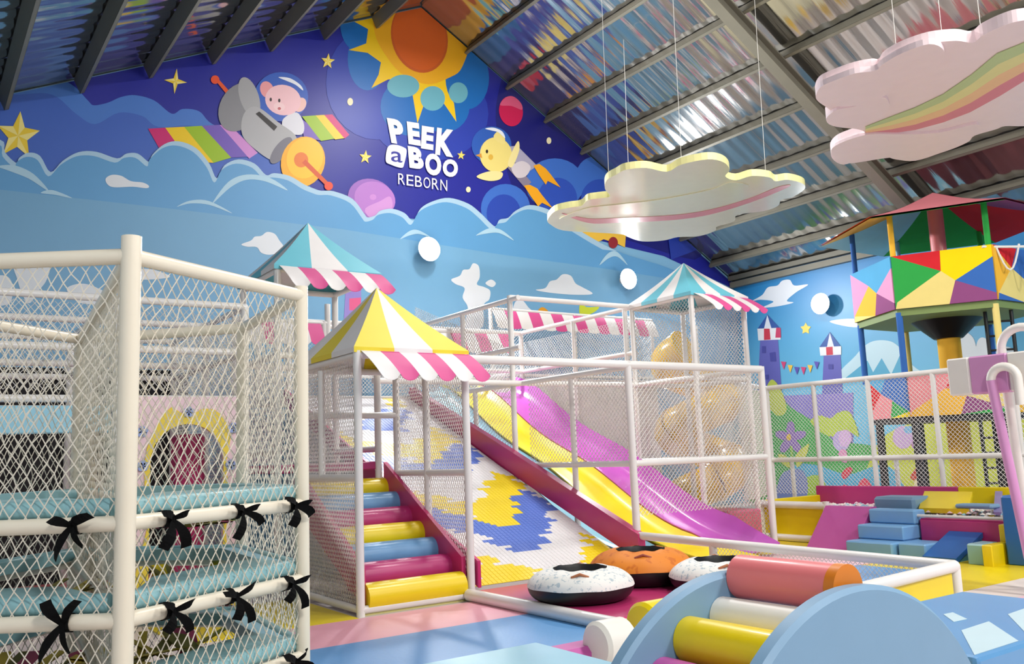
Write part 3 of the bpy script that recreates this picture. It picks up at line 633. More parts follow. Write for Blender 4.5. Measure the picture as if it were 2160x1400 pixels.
MB().prism([(3.995+0.04, 6.42, 0.1), (3.995+0.04, 6.42, 0.32), (3.995+0.04, 11.0, 2.15), (3.995+0.04, 11.0, 1.95)], (0.03, 0, 0), MAR).build('side_board', ramp)
MB().bb(4.0, 7.9, 10.95, 12.2, 1.98, 2.06, GREYP, 0.01).build('top_deck', ramp)

# ------------------------------------------------------------------ three-lane wave slide
sl = thing('lane_slide', 'three-lane wave slide in cyan, yellow and orchid plastic', 'slide', (6.8, 8.5, 0))
zy = [(11.1, 2.16), (10.9, 2.12), (10.5, 1.92), (10.05, 1.62), (9.6, 1.36), (9.24, 1.20), (8.8, 1.04), (8.4, 0.86), (7.93, 0.58), (7.33, 0.27), (6.9, 0.16), (6.5, 0.10), (6.0, 0.08), (5.6, 0.07)]
def zint(y):
    for (ya, za), (yb, zb) in zip(zy, zy[1:]):
        if yb <= y <= ya:
            t = (y-yb)/(ya-yb); return zb+(za-zb)*(t)
    return zy[-1][1] if y < zy[-1][0] else zy[0][1]
def zs(y): return sum(zint(max(5.6, min(11.1, y+d))) for d in (-0.3, -0.2, -0.1, 0, 0.1, 0.2, 0.3))/7
def lane(x0, x1, m, yend, lipL, lipR, name='slide_lane'):
    prof = []
    for k in range(13):
        s_ = k/12; x = x0+(x1-x0)*s_
        e = max(0, 1-s_/0.22)**1.6*lipL + max(0, 1-(1-s_)/0.22)**1.6*lipR
        prof.append((x, e))
    rows = []; y = 11.1; ys = []
    while y > yend: ys.append(y); y -= 0.14
    ys.append(yend)
    for y in ys:
        f = 1.0 if y > 6.9 else max(0.25, (y-yend)/(6.9-yend)*0.75+0.25)
        rows.append([Vector((x, y, zs(y)+e*f)) for x, e in prof])
    mb = MB().grid(rows, m, True)
    under = [[p-Vector((0, 0, 0.012)) for p in r] for r in rows]; mb.grid(under, m)
    for r, u in ((rows[-1], under[-1]), (rows[0], under[0])):
        mb.grid([r, u], m)
    mb.grid([[r[0] for r in rows], [r[0] for r in under]], m); mb.grid([[r[-1] for r in rows], [r[-1] for r in under]], m)
    return mb.build(name, sl, True)
lane(5.97, 6.42, CYA, 6.35, 0.05, 0.08); lane(6.42, 7.08, YEL, 6.0, 0.12, 0.1); lane(7.08, 7.78, PUR, 6.3, 0.12, 0.24)
MB().prism([(5.97, 6.3, 0.0), (5.97, 11.0, 0.0), (5.97, 11.0, 2.0), (5.97, 8.5, 0.75), (5.97, 7.2, 0.1)], (0.02, 0, 0), CYA).build('side_skirt', sl)

# ------------------------------------------------------------------ front enclosure frame around the slides
fe = thing('slide_enclosure', 'long white pipe and net frame in front of the wave slide', 'frame', (6.0, 6.55, 0))
FY = 6.52; FZ = 2.04
rail(fe, (tx1, FY, FZ), (7.96, FY, FZ), 0.04)
for x, z0 in ((5.94, 0.36), (7.96, 0.0)): post(fe, x, FY, z0, FZ+0.03, 0.038)
for y, z0 in ((7.49, 0.3), (9.45, 1.3)): post(fe, 5.985, y, z0, 2.02, 0.032)
rail(fe, (5.985, 8.3, 1.06), (5.96, FY, 1.06)); rail(fe, (5.94, FY, 1.06), (7.96, FY, 1.06))
rail(fe, (7.96, FY, FZ), (7.96, 8.4, FZ)); rail(fe, (7.96, FY, 1.06), (7.96, 8.4, 1.06)); post(fe, 7.96, 8.4, 0, FZ)
rail(fe, (4.05, 8.4, 2.02), (7.96, 8.4, 2.02)); rail(fe, (5.96, FY+0.02, 2.02), (5.985, 9.7, 2.02))
net(fe, (5.985, FY, 1.06), (5.985, 8.3, 1.06), (5.985, FY, 2.0), NC, NC, NR); net(fe, (5.98, FY, 0.55), (7.9, FY, 0.55), (5.98, FY, FZ), NC, NC, NR)
net(fe, (7.96, FY, 0.1), (7.96, 8.4, 0.1), (7.96, FY, FZ), NC, NC, NR)

# ------------------------------------------------------------------ upper deck frame
ud = thing('upper_deck_frame', 'white pipe upper deck cage with netting above the wave slide', 'frame', (6.8, 9.8, 0))
UX = [4.1, 5.985, 7.84]; UY = [8.42, 9.7, 11.0, 12.2]
for x in UX:
    for y in UY[1:]: post(ud, x, y, 2.06 if 10.9 < y < 12.25 and x < 7.8 else 0.0, 3.05)
post(ud, 5.985, 8.6, 0.9, 3.1); post(ud, 7.84, 8.6, 0.0, 3.05)
for x in UX[1:]:
    for z in (2.45, 3.05): rail(ud, (x, 8.42, z), (x, 12.2, z))
for y in UY[2:]:
    for z in (2.45, 3.05): rail(ud, (4.1, y, z), (7.84, y, z))
rail(ud, (5.985, 8.6, 3.08), (7.84, 8.46, 3.06))
net(ud, (5.985, 8.6, 2.45), (5.985, 12.2, 2.45), (5.985, 8.6, 3.05), NC, NC, NR); net(ud, (7.84, 8.42, 1.0), (7.84, 12.2, 1.0), (7.84, 8.42, 2.9), NC, NC, NR)
net(ud, (5.985, 8.6, 1.2), (5.985, 11.0, 2.1), (5.985, 8.6, 2.45), NC, NC, NR)
net(ud, (4.1, 11.0, 2.1), (7.84, 11.0, 2.1), (4.1, 11.0, 2.5), NC, NC, NR)
net(ud, (4.1, 12.2, 2.1), (7.84, 12.2, 2.1), (4.1, 12.2, 3.0), NC, NC, NR)

# striped valances at the back of the deck
MB().bb(7.9, 11.55, 11.9, 11.94, 0.0, 2.45, mat('pale_back_board', (214, 206, 204), 0.6), 0.005).build('back_board', ud)
for x in (9.72, 11.6): post(ud, x, 12.0, 0.0, 3.62)
post(ud, 7.95, 12.0, 2.06, 3.62); rail(ud, (7.95, 12.0, 3.6), (11.6, 12.0, 3.6)); rail(ud, (7.95, 12.0, 2.5), (11.6, 12.0, 2.5))
net(ud, (7.95, 12.0, 2.5), (11.6, 12.0, 2.5), (7.95, 12.0, 3.3), NC, NC, NR)
awning(ud, (7.95, 11.95, 3.58), (11.6, 11.95, 3.58), (0.02, -0.12, 0), 0.30, [FWHITE, FPINK], 15, scallop=0.02)
rail(ud, (4.1, 10.03, 2.83), (6.92, 10.03, 2.88))
awning(ud, (5.02, 10.0, 2.80), (6.92, 10.0, 2.86), (0.02, -0.12, 0), 0.24, [FWHITE, FPINK], 10, scallop=0.04)
for y in (9.7,): rail(lt, (3.0, y, 2.8), (4.1, y, 2.82)); post(lt, 3.0, y, 0, 2.84); post(lt, 4.05, y, 0, 2.84)
awning(lt, (3.1, 9.68, 2.80), (4.0, 9.68, 2.82), (0.02, -0.12, 0), 0.24, [FWHITE, FPINK, FWHITE], 5, scallop=0.04)

# ------------------------------------------------------------------ right tower with turquoise canopy
rtw = thing('slide_tower', 'white netted tower with turquoise striped canopy beside the spiral slide', 'play tower', (8.3, 7.9, 0))
qx0, qx1, qy0, qy1 = 7.82, 8.76, 7.38, 8.44
for x in (qx0, qx1):
    for y in (qy0, qy1): post(rtw, x, y, 0, 3.06)
    for z in (1.05, 2.02, 3.03): rail(rtw, (x, qy0, z), (x, qy1, z))
    net(rtw, (x, qy0, 1.05), (x, qy1, 1.05), (x, qy0, 3.0), NC, NC, NR)
for y in (qy0, qy1):
    for z in (1.05, 2.02, 3.03): rail(rtw, (qx0, y, z), (qx1, y, z))
    net(rtw, (qx0, y, 0.45), (qx1, y, 0.45), (qx0, y, 2.9), NC, NC, NR)
canopy(rtw, qx0-0.05, qx1+0.05, qy0-0.05, qy1+0.05, 3.07, 3.58, FBLUE, FWHITE, 4, 4)
awning(rtw, (qx0, qy0-0.05, 3.05), (qx1+0.04, qy0-0.05, 3.05), (0.03, -0.28, 0), 0.19, [FWHITE, FPINK], 6)
MB().bb(8.1, 8.72, 7.3, 8.4, 0.0, 0.42, mat('rose_board', (214, 110, 140), 0.45), 0.02).build('side_board', rtw)
# spiral tube slide
TUBEY = mat('yellow_tube_plastic', (246, 196, 30), 0.2, coat=0.4)
spt = thing('spiral_slide', 'yellow spiral tube slide behind the netted right tower', 'slide', (9.75, 9.2, 0))
pts = []
for k in range(57):
    a = k/56; th = R(200)-a*2*math.pi*2.15; pts.append((9.72+0.42*math.cos(th), 9.15+0.42*math.sin(th), 2.62-2.2*a))
for k in range(8):
    MB().tube(pts[k*7:k*7+8], 0.27, TUBEY, 16, cap=False).build('tube_section', spt, True)
    q = Vector(pts[k*7]); q2 = Vector(pts[k*7+1]); d = (q2-q).normalized()
    MB().cyl(q-d*0.02, q+d*0.02, 0.29, TUBEY, 18).build('joint_ring', spt, True)
MB().cyl((9.72, 9.15, 0), (9.72, 9.15, 3.0), 0.05, WHITE, 14).build('centre_pole', spt, True)

# ------------------------------------------------------------------ foreground net cage with stacked elastic platforms
P1 = Vector((0.63, 3.21, 0)); P2 = Vector((1.435, 3.69, 0)); P3 = Vector((1.50, 4.71, 0)); P4 = Vector((0.81, 5.42, 0)); Q1 = Vector((-0.19, 3.78, 0)); Q2 = Vector((-0.1, 4.6, 0))
CT = 1.945
cg = thing('net_cage', 'cream pipe climbing cage with diamond net and teal padded tiers', 'climbing cage', (0.8, 4.2, 0))
def at(p, z): return Vector((p.x, p.y, z))
for p, r_, top in ((P1, 0.034, 0.06), (P2, 0.03, 0.03), (P3, 0.032, 0.02), (P4, 0.036, 0.0), (Q1, 0.034, 0.05), (Q2, 0.034, 0.0)):
    pipe(cg, 'post', at(p, 0), at(p, CT+top), r_, CREAM, 18)
LV = (1.02, 0.705, 0.39)
edges = [(P1, P2), (P2, P3), (P3, P4), (P4, P1), (P1, Q1), (Q1, Q2), (Q2, P4)]
for a, b in edges:
    rail(cg, at(a, CT-0.01), at(b, CT-0.01), 0.028, CREAM)
    for z in LV: rail(cg, at(a, z), at(b, z), 0.027, CREAM)
NETC = mat('cage_net_cord', (228, 220, 204), 0.7)
for a, b in edges:
    near = (a, b) in ((P1, P2), (P1, Q1))
    net(cg, at(a, 0.05), at(b, 0.05), at(a, CT-0.03), 0.046, 0.07 if near else 0.066, 0.0024, NETC, jit=0.006 if near else 0.005)
BANDS = [mat('band_yellow', (214, 190, 70), 0.5), mat('band_pink', (206, 84, 130), 0.5), mat('band_olive', (140, 132, 60), 0.5), YEL]
poly = [P1, P2, P3, P4]; polyL = [P4, Q2, Q1, P1]
for z in LV:
    for pl in (poly, polyL):
        cen = sum((p for p in pl), Vector((0, 0, 0)))/4
        for k in range(4):
            a, b = pl[k], pl[(k+1) % 4]
            if (a == P4 and b == P1) or (a == P1 and b == P4): continue
            def inn(p, t): return p.lerp(cen, t)
            o1, o2, i1, i2 = inn(a, 0.07), inn(b, 0.07), inn(a, 0.40), inn(b, 0.40)
            q = [at(o1, z+0.015), at(o2, z+0.015), at(i2, z+0.03), at(i1, z+0.03)]
            MB().prism(q, (0, 0, 0.055), CYA if k % 2 else TEAL).build('cushion', cg)
            MB().cyl(at(o1, z+0.05), at(o2, z+0.05), 0.035, TEAL, 12).build('padded_edge', cg, True)
        for k in range(9):
            a = random.uniform(0, math.pi); s_ = random.uniform(-0.22, 0.22)
            d = Vector((math.cos(a), math.sin(a), 0)); n_ = Vector((-d.y, d.x, 0)); c = cen+n_*s_
            mid = z-0.03-0.05*random.random()
            pts_ = [c-d*0.42+Vector((0, 0, z+0.02)), c-d*0.2+Vector((0, 0, mid)), c+d*0.2+Vector((0, 0, mid-0.01)), c+d*0.42+Vector((0, 0, z+0.02))]
            wv = n_*random.choice((0.02, 0.035, 0.05))
            rows = [[p-wv, p+wv] for p in pts_]
            MB().grid(rows, BANDS[k % 4]).grid([[p-Vector((0, 0, 0.004)) for p in r_] for r_ in rows], BANDS[k % 4], True).build('elastic_band', cg)
MB().prism([at(p.lerp(Vector((0.7, 4.2, 0)), 0.06), 0.01) for p in (P1, P2, P3, P4, Q2, Q1)], (0, 0, 0.05), mat('floor_mat_teal', (96, 150, 170), 0.4)).build('base_mat', cg)
# black ribbon bows tying the tiers to the rails
def bow(p, d, s_):
    p = Vector(p); nrm = Vector((d.y, -d.x, 0)).normalized(); upv = Vector((0, 0, 1))
    mb = MB()
    mb.box(p+nrm*0.036, (0.026, 0.022, 0.034), BRIB, 0.004)
    for k in range(12):       # wrap around the rail
        a0, a1 = 2*math.pi*k/12, 2*math.pi*(k+1)/12
        v = [p+(nrm*math.cos(a)+upv*math.sin(a))*0.031+d*e for a in (a0, a1) for e in (-0.013, 0.013)]
        mb.add(v, [(0, 1, 3, 2)], BRIB)
    knot = mb.build('ribbon_bow', cg)
    rnd = random.Random(s_)
    for ang in (rnd.uniform(15, 60), rnd.uniform(115, 165), rnd.uniform(195, 250), rnd.uniform(290, 345)):
        a = R(ang); L = rnd.uniform(0.065, 0.115); w_ = rnd.uniform(0.012, 0.017); dr = d*math.cos(a)+upv*math.sin(a); pr = -d*math.sin(a)+upv*math.cos(a)
        rows = []
        for i in range(6):
            t = i/5; q = p+nrm*(0.04+0.035*math.sin(t*2.4))+dr*L*t-upv*0.018*t*t
            ww = w_*(0.45+0.75*min(1, t*2)); tw = pr*math.cos(t*0.9)+nrm*math.sin(t*0.9); rows.append([q-tw*ww, q+tw*ww])
        m2 = MB().grid(rows, BRIB); m2.grid([[v+nrm*0.002 for v in r_] for r_ in rows], BRIB, True); m2.build('ribbon_tail', knot)
def rail_pt(a, b, z, px):
    best = None
    for k in range(201):
        q = at(a, z).lerp(at(b, z), k/200); v = q-CAM; x = 1080+F_PX*v.dot(rt)/v.dot(fw)
        if best is None or abs(x-px) < best[0]: best = (abs(x-px), q)
    return best[1]
n_ = 0
for (a, b), z, xs in (((P1, Q1), LV[0], (165,)), ((P1, P2), LV[0], (345, 495, 606)), ((P1, Q1), LV[1], (145, )), ((P1, P2), LV[1], (345, 480, 600)), ((P1, P2), LV[2], (480, 606))):
    for px in xs:
        d = (b-a).normalized()
        if (a, b) == (P1, Q1): d = -d
        bow(rail_pt(a, b, z, px), d, 11+n_); n_ += 1

# ------------------------------------------------------------------ netted playhouse behind the cage
ph = thing('netted_playhouse', 'white pipe and net playhouse seen through the foreground cage', 'play frame', (1.5, 9.3, 0))
gx = [0.35, 1.45, 2.52]; gy = [7.85, 9.1, 10.4]; PZ = 2.62
for x in gx:
    for y in gy: post(ph, x, y, 0, PZ)
for z in (1.78, 2.2, PZ):
    for y in gy: rail(ph, (gx[0], y, z), (gx[-1], y, z))
    for x in gx: rail(ph, (x, gy[0], z), (x, gy[-1], z))
for x in (0.35, 2.52): net(ph, (x, gy[0], 0.1), (x, gy[-1], 0.1), (x, gy[0], PZ-0.05), NC, 0.066, NR)
net(ph, (gx[0], gy[0], 1.85), (gx[-1], gy[0], 1.85), (gx[0], gy[0], PZ-0.05), NC, 0.066, NR)
0 and net(ph, (gx[0], gy[1], 0.1), (gx[-1], gy[1], 0.1), (gx[0], gy[1], PZ-0.05), NC, 0.066, NR)
MB().bb(0.2, 2.7, 10.45, 10.51, 0, 2.3, DARK).build('recess_shade_sheet', ph)  # dark sheet standing in for the shade deep inside the playhouse
MB().bb(0.35, 1.4, 7.8, 7.86, 1.5, 1.72, CYA, 0.01).build('padded_beam', ph)
MB().bb(2.1, 2.36, 8.5, 8.75, 0.06, 1.5, MAR, 0.03).build('padded_pillar', ph)
MB().bb(0.35, 2.52, 7.85, 10.4, 0.0, 0.06, PINKV, 0.01).build('play_mat', ph)
# arched doorway board
db = thing('doorway_board', 'pale pink arched doorway board with yellow surround and blue flowers', 'doorway', (2.0, 7.75, 0))
YD = 7.74; dx0, dx1 = 1.56, 2.47
def arch_poly(cx, hw, z0, zt, n=18):
    q = [(cx-hw, z0)]
    for k in range(n+1):
        a = math.pi-math.pi*k/n; q.append((cx+hw*math.cos(a), zt-hw*1.05+hw*1.05*math.sin(a)))
    q.append((cx+hw, z0)); return q
def arch_board(parent, name, outer, inner, y, th, m):
    """board between an outer outline and an inner arch, both polylines from bottom-left over the top to bottom-right"""
    n = 40
    def res(q):
        L = [0]
        for a, b in zip(q, q[1:]): L.append(L[-1]+math.hypot(b[0]-a[0], b[1]-a[1]))
        out = []
        for k in range(n+1):
            s_ = L[-1]*k/n; i = max(j for j in range(len(L)) if L[j] <= s_+1e-9); i = min(i, len(q)-2)
            t = (s_-L[i])/(L[i+1]-L[i]); out.append((q[i][0]+(q[i+1][0]-q[i][0])*t, q[i][1]+(q[i+1][1]-q[i][1])*t))
        return out
    o_, i_ = res(outer), res(inner); mb = MB()
    for yy, fl in ((y, False), (y+th, True)):
        mb.grid([[Vector((p[0], yy, p[1])) for p in o_], [Vector((p[0], yy, p[1])) for p in i_]], m, fl)
    for e in (o_, i_): mb.grid([[Vector((p[0], y, p[1])) for p in e], [Vector((p[0], y+th, p[1])) for p in e]], m)
    return mb.build(name, parent)
inner = arch_poly(2.0, 0.30, 0.06, 1.56)
arch_board(db, 'board', [(dx0, 0.0), (dx0, 1.0), (dx0, 1.79), (2.0, 1.79), (dx1, 1.79), (dx1, 1.0), (dx1, 0.0)], inner, YD, 0.04, PKLT)
yo = crom([(1.60, 0.0), (1.60, 0.35), (1.70, 0.8), (1.66, 1.05), (1.66, 1.3), (1.72, 1.5), (1.84, 1.70), (1.93, 1.66), (2.0, 1.62), (2.07, 1.66), (2.16, 1.70), (2.30, 1.62), (2.36, 1.44), (2.32, 1.2), (2.36, 0.9), (2.32, 0.6), (2.42, 0.2), (2.42, 0.0)], 3)
yo = [p for p in yo if p[1] >= -0.001][:52]
arch_board(db, 'yellow_surround', yo, arch_poly(2.0, 0.30, 0.06, 1.56), YD-0.012, 0.012, mat('surround_yellow', (240, 212, 70), 0.45))
FLB = mat('flower_blue', (150, 170, 222), 0.45)
for fx, fz in ((1.63, 1.5), (1.64, 1.22), (2.0, 1.66), (2.38, 1.52), (2.36, 1.2), (1.63, 0.8)):
    mb = MB()
    for k in range(5):
        a = R(90+72*k); mb.cyl((fx+0.026*math.cos(a), YD-0.026, fz+0.026*math.sin(a)), (fx+0.026*math.cos(a), YD-0.0125, fz+0.026*math.sin(a)), 0.022, FLB, 12)
    mb.build('flower', db)

# ------------------------------------------------------------------ donut landing pad with knee rail
lp = thing('landing_pad', 'raspberry landing mat framed by a low white padded rail', 'mat', (4.9, 4.9, 0))
MB().bb(4.0, 5.6, 4.62, 6.40, 0.0, 0.085, MAR, 0.012).build('mat', lp)
MB().bb(4.0, 5.6, 4.05, 4.61, 0.0, 0.08, FPK2, 0.012).build('mat', lp, label='pale pink mat section')
MB().bb(4.0, 5.6, 3.16, 4.04, 0.0, 0.08, mat('navy_blue_mat', (84, 140, 206), 0.4), 0.012).build('mat', lp, label='blue mat section at the near end')
rail(lp, (3.94, 6.42, 0.055), (3.94, 3.08, 0.055), 0.05)
KZ = 0.37
rail(lp, (5.92, 6.5, KZ), (5.66, 3.2, KZ), 0.038); rail(lp, (5.66, 3.2, KZ), (3.94, 3.05, KZ), 0.038)
for x, y in ((5.84, 5.45), (5.66, 3.2), (3.94, 3.05)): post(lp, x, y, 0, KZ, 0.035)
MB().prism([(4.4, 3.09, 0.02), (5.6, 3.19, 0.02), (5.6, 3.19, 0.33), (4.4, 3.09, 0.33)], (-0.003, 0.04, 0), YEL).build('panel', lp)
net(lp, (5.84, 5.45, 0.05), (5.66, 3.25, 0.05), (5.84, 5.45, 0.35), 0.04, 0.04)

# ------------------------------------------------------------------ inflatable donuts
def speckle(name, c, c2, sc_):
    m = bpy.data.materials.new(name); m.use_nodes = True; nt = m.node_tree; b = nt.nodes['Principled BSDF']; b.inputs['Roughness'].default_value = 0.6
    tc = nt.nodes.new('ShaderNodeTexCoord'); v = nt.nodes.new('ShaderNodeTexNoise'); v.inputs['Scale'].default_value = sc_; v.inputs['Detail'].default_value = 2
    nt.links.new(tc.outputs['Object'], v.inputs['Vector'])
    cr = nt.nodes.new('ShaderNodeValToRGB'); cr.color_ramp.elements[0].position = 0.36; cr.color_ramp.elements[1].position = 0.44
    cr.color_ramp.elements[0].color = lin(c2)+(1,); cr.color_ramp.elements[1].color = lin(c)+(1,)
    nt.links.new(v.outputs['Fac'], cr.inputs['Fac']); nt.links.new(cr.outputs['Color'], b.inputs['Base Color']); return m
DWH = speckle('donut_cover_white', (232, 232, 228), (176, 190, 198), 34); DOR = speckle('donut_cover_orange', (226, 132, 32), (206, 108, 20), 14)
def donut(c, Rm, rm, h, m, label, hm):
    c = Vector(c); t = thing('slide_donut', label, 'inflatable ring', c, 'donut tubes on the landing mat')
    N = 14; upper = []; lower = []
    for k in range(N+1):
        tt = k/N; Ri = (Rm-rm)*1.3
        upper.append(((Rm+rm)-(Rm+rm-Ri)*min(1, tt*1.15)**1.25, h*0.46+h*0.54*math.sin(min(1, tt*1.1)*math.pi/2)**0.75)) 
        a2 = -math.pi*k/N; lower.append((Rm+rm*0.97*math.cos(a2), h*0.46+h*0.46*math.sin(a2)))
    mb = MB(); n = 48; c0 = c
    vs = []; fs = []
    for k in range(n):
        th = 2*math.pi*k/n
        for i, (rr, z) in enumerate(upper):
            w_ = 1+0.006*math.sin(th*16)*(math.sin(math.pi*i/N)); vs.append(c0+Vector((rr*w_*math.cos(th), rr*w_*math.sin(th), z*(1+0.02*math.sin(th*8)))))
    P = N+1
    for k in range(n):
        for i in range(N): fs.append((k*P+i, ((k+1) % n)*P+i, ((k+1) % n)*P+i+1, k*P+i+1))
    mb.add(vs, fs, m); mb.build('cover', t, True)
    MB().lathe(lower, c, BLACK, 48).build('rubber_base', t, True)
    MB().lathe([((Rm-rm)*1.295, h*1.0), ((Rm-rm)*1.24, h*0.9), ((Rm-rm)*1.15, h*0.3)], c, BLACK, 48).build('inner_wall', t, True)
    MB().cyl(c+Vector((0, 0, h*0.3)), c+Vector((0, 0, h*0.34)), (Rm-rm)*1.2, BLACK, 28).build('seat_floor', t, True)
    for ang in (231, 51):
        a = R(ang); q = [c+Vector((math.cos(a+d)*(Rm+0.035), math.sin(a+d)*(Rm+0.035), h*0.86+0.022-abs(d)*0.12)) for d in (-0.2, -0.1, 0, 0.1, 0.2)]
        MB().tube(q, 0.011, hm, 8).build('handle', t, True)
HST = mat('handle_strap', (176, 110, 70), 0.6)
def pad(px, py, z): return onZ(px, py, z)
c1 = pad(1226, 1262, 0.09); donut((c1.x, c1.y, 0.087), 0.285, 0.125, 0.235, DWH, 'white patterned inflatable ring nearest on the raspberry mat', HST)
c2 = pad(1354, 1226, 0.09); donut((c2.x, c2.y, 0.087), 0.30, 0.14, 0.275, DOR, 'orange inflatable ring at the foot of the ramp', mat('handle_brown', (150, 70, 50), 0.6))
c3 = pad(1524, 1242, 0.09); donut((c3.x, c3.y, 0.087), 0.285, 0.125, 0.235, DWH, 'white inflatable ring half hidden behind the blue arch panel', HST)

# ------------------------------------------------------------------ foam roller arch in the foreground
ra = thing('roller_arch', 'dusty blue half-round foam rocker with coloured rollers between its end panels', 'foam toy', (2.5, 2.0, 0))
def half_disc(y0, y1):
    n = 48; r0 = 0.745; bev = 0.015; mb = MB()
    ring = []
    for (y, rr) in ((y0, r0-bev), (y0+bev, r0), (y1-bev, r0), (y1, r0-bev)):
        ring.append([Vector((2.5-rr*math.cos(math.pi*k/n), y, rr*math.sin(math.pi*k/n))) for k in range(n+1)])
    mb.grid(ring, SLATE); mb.add(ring[0], [tuple(range(n+1))], SLATE); mb.add(ring[3], [tuple(range(n, -1, -1))], SLATE)
    return mb.build('end_panel', ra, True)
half_disc(1.73, 1.80); half_disc(2.25, 2.32)
for cx, cz, rr, m in ((2.545, 0.725, 0.078, PINKV), (2.435, 0.60, 0.068, WVIN), (2.262, 0.545, 0.078, YEL), (2.13, 0.43, 0.078, PURV)):
    o = MB().cyl((cx, 2.248, cz), (cx, 1.802, cz), rr, m, 28).build('roller', ra, True)
    if m is PINKV: MB().cyl((cx, 1.84, cz), (cx, 1.8015, cz), rr*1.015, ORANGE, 28).build('end_cap', o, True)
# right-hand rollers of the arch, mirrored
for ang, m in ((52, WVIN), (28, YEL)):
    a = R(ang); MB().cyl((2.5+0.6*math.cos(a), 2.248, 0.6*math.sin(a)), (2.5+0.6*math.cos(a), 1.802, 0.6*math.sin(a)), 0.1, m, 24).build('roller', ra, True)
# foam cylinders behind the arch
def foam_roll(px, py, r_, m, L, label, z=None):
    q = onZ(px, py, r_ if z is None else z); o = MB()
    b = 0.02
    a = Vector((q.x, q.y, r_ if z is None else z)); d = Vector((1, 0, 0))
    o.cyl(a, a+d*b, r_-b, m, 28, r2=r_); o.cyl(a+d*b, a+d*(L-b), r_, m, 28, cap=False); o.cyl(a+d*(L-b), a+d*L, r_, m, 28, r2=r_-b)
    return tag(o.build('foam_roll', None, True), label, 'foam roll', 'foam rolls beside the roller arch')
foam_roll(1256, 1362, 0.13, WVIN, 0.22, 'white foam roll left of the blue roller arch')
foam_roll(1354, 1328, 0.155, YEL, 0.24, 'yellow foam roll between the donuts and the roller arch')
o = MB(); q = onZ(1172, 1366, 0.12)
o.box((q.x+0.18, q.y-0.02, 0.06), (0.42, 0.2, 0.12), PURV, 0.03); tag(o.build('foam_block'), 'small orchid foam block left of the white foam roll', 'foam block')
o = MB(); q = onZ(1330, 1372, 0.02)
# cyan foam mat nearest the camera
q = onZ(1132, 1352, 0.3)
tag(MB().bb(1.62, q.x, q.y-1.1, q.y, 0.0, 0.3, CYA, 0.02, 2).build('foam_mat'), 'light cyan foam mat at the bottom edge of the view', 'foam mat')
# pale yellow wedge between
tag(MB().prism([(2.62, 3.0, 0), (3.0, 3.0, 0), (3.0, 3.0, 0.2)], (0, -0.3, 0), mat('pale_yellow_vinyl', (246, 230, 120), 0.4)).build('foam_wedge'), 'pale yellow foam wedge beside the blue arch panel', 'foam wedge')
# blue block with pale patches
bk = thing('foam_block', 'large blue foam block with pale cloud patches right of the roller arch', 'foam block', (3.9, 2.2, 0))
MB().bb(3.27, 4.6, 1.80, 2.58, 0.0, 0.4, MIDB, 0.02, 2).build('block', bk)
PB = mat('pale_patch', (196, 222, 232), 0.4)
def patch(pxs):
    q = [onZ(x, y, 0.4) for x, y in pxs]; q = [(max(3.29, min(4.58, p.x)), max(1.82, min(2.56, p.y))) for p in q]
    MB().prism([(x, y, 0.4005) for x, y in q], (0, 0, 0.002), PB).build('patch', bk)
patch([(2028, 1330), (2086, 1311), (2148, 1352), (2076, 1388)]); patch([(2126, 1296), (2166, 1282), (2200, 1310), (2168, 1340)]); patch([(1990, 1296), (2010, 1292), (2040, 1306), (2012, 1312)])

# ------------------------------------------------------------------ ball pit
bp_ = thing('ball_pit', 'ball pit with yellow and raspberry padded walls and white rails', 'ball pit', (9.6, 6.0, 0))
bx0, bx1, by0, by1 = 9.02, 10.2, 3.9, 7.55
MB().bb(bx0+0.01, bx0+0.06, 6.55, by1, 0.05, 0.42, YEL, 0.01).build('wall_pad', bp_); MB().bb(bx0+0.01, bx0+0.06, by0, 4.40, 0.05, 0.42, YEL, 0.01).build('wall_pad', bp_)
MB().bb(bx0+0.06, bx1, by1-0.06, by1, 0.05, 0.5, YEL, 0.01).build('wall_pad', bp_)
MB().bb(bx1-0.06, bx1, 5.6, by1, 0.3, 0.62, MAG, 0.01).build('wall_pad', bp_)
MB().bb(bx1-0.06, bx1, by0, 5.6, 0.05, 0.62, YEL, 0.01).build('wall_pad', bp_)
rail(bp_, (bx0-0.01, by1, 0.45), (bx0-0.01, 6.58, 0.45), 0.045); rail(bp_, (bx0-0.01, by1, 0.05), (bx0-0.01, 6.58, 0.05), 0.045)
post(bp_, bx0-0.01, by1, 0, 0.5, 0.04); post(bp_, bx0-0.01, 6.58, 0, 0.5, 0.04)
mb = MB(); rr = 0.035
for i in range(26):
    for j in range(70):
        x = bx0+0.11+i*0.041+random.uniform(-0.01, 0.01); y = 4.0+j*0.05+random.uniform(-0.012, 0.012); z = 0.36+random.uniform(-0.02, 0.035)
        if x > bx1-0.1: continue
        if y > by1-0.1: continue
        m = random.choice((WVIN, WVIN, PKLT, CYA))
        vs = [(x+rr*a, y+rr*b, z+rr*c) for a, b, c in ((0, 0, 1), (.9, 0, .4), (.28, .85, .4), (-.72, .53, .4), (-.72, -.53, .4), (.28, -.85, .4))]
        mb.add(vs, [(0, 1, 2), (0, 2, 3), (0, 3, 4), (0, 4, 5), (0, 5, 1)], m)
o = mb.build('balls', bp_, True); o['kind'] = 'stuff'

# ------------------------------------------------------------------ foam climbing set in front of the ball pit
def G(px, py, z=0): p = onZ(px, py, z); return p
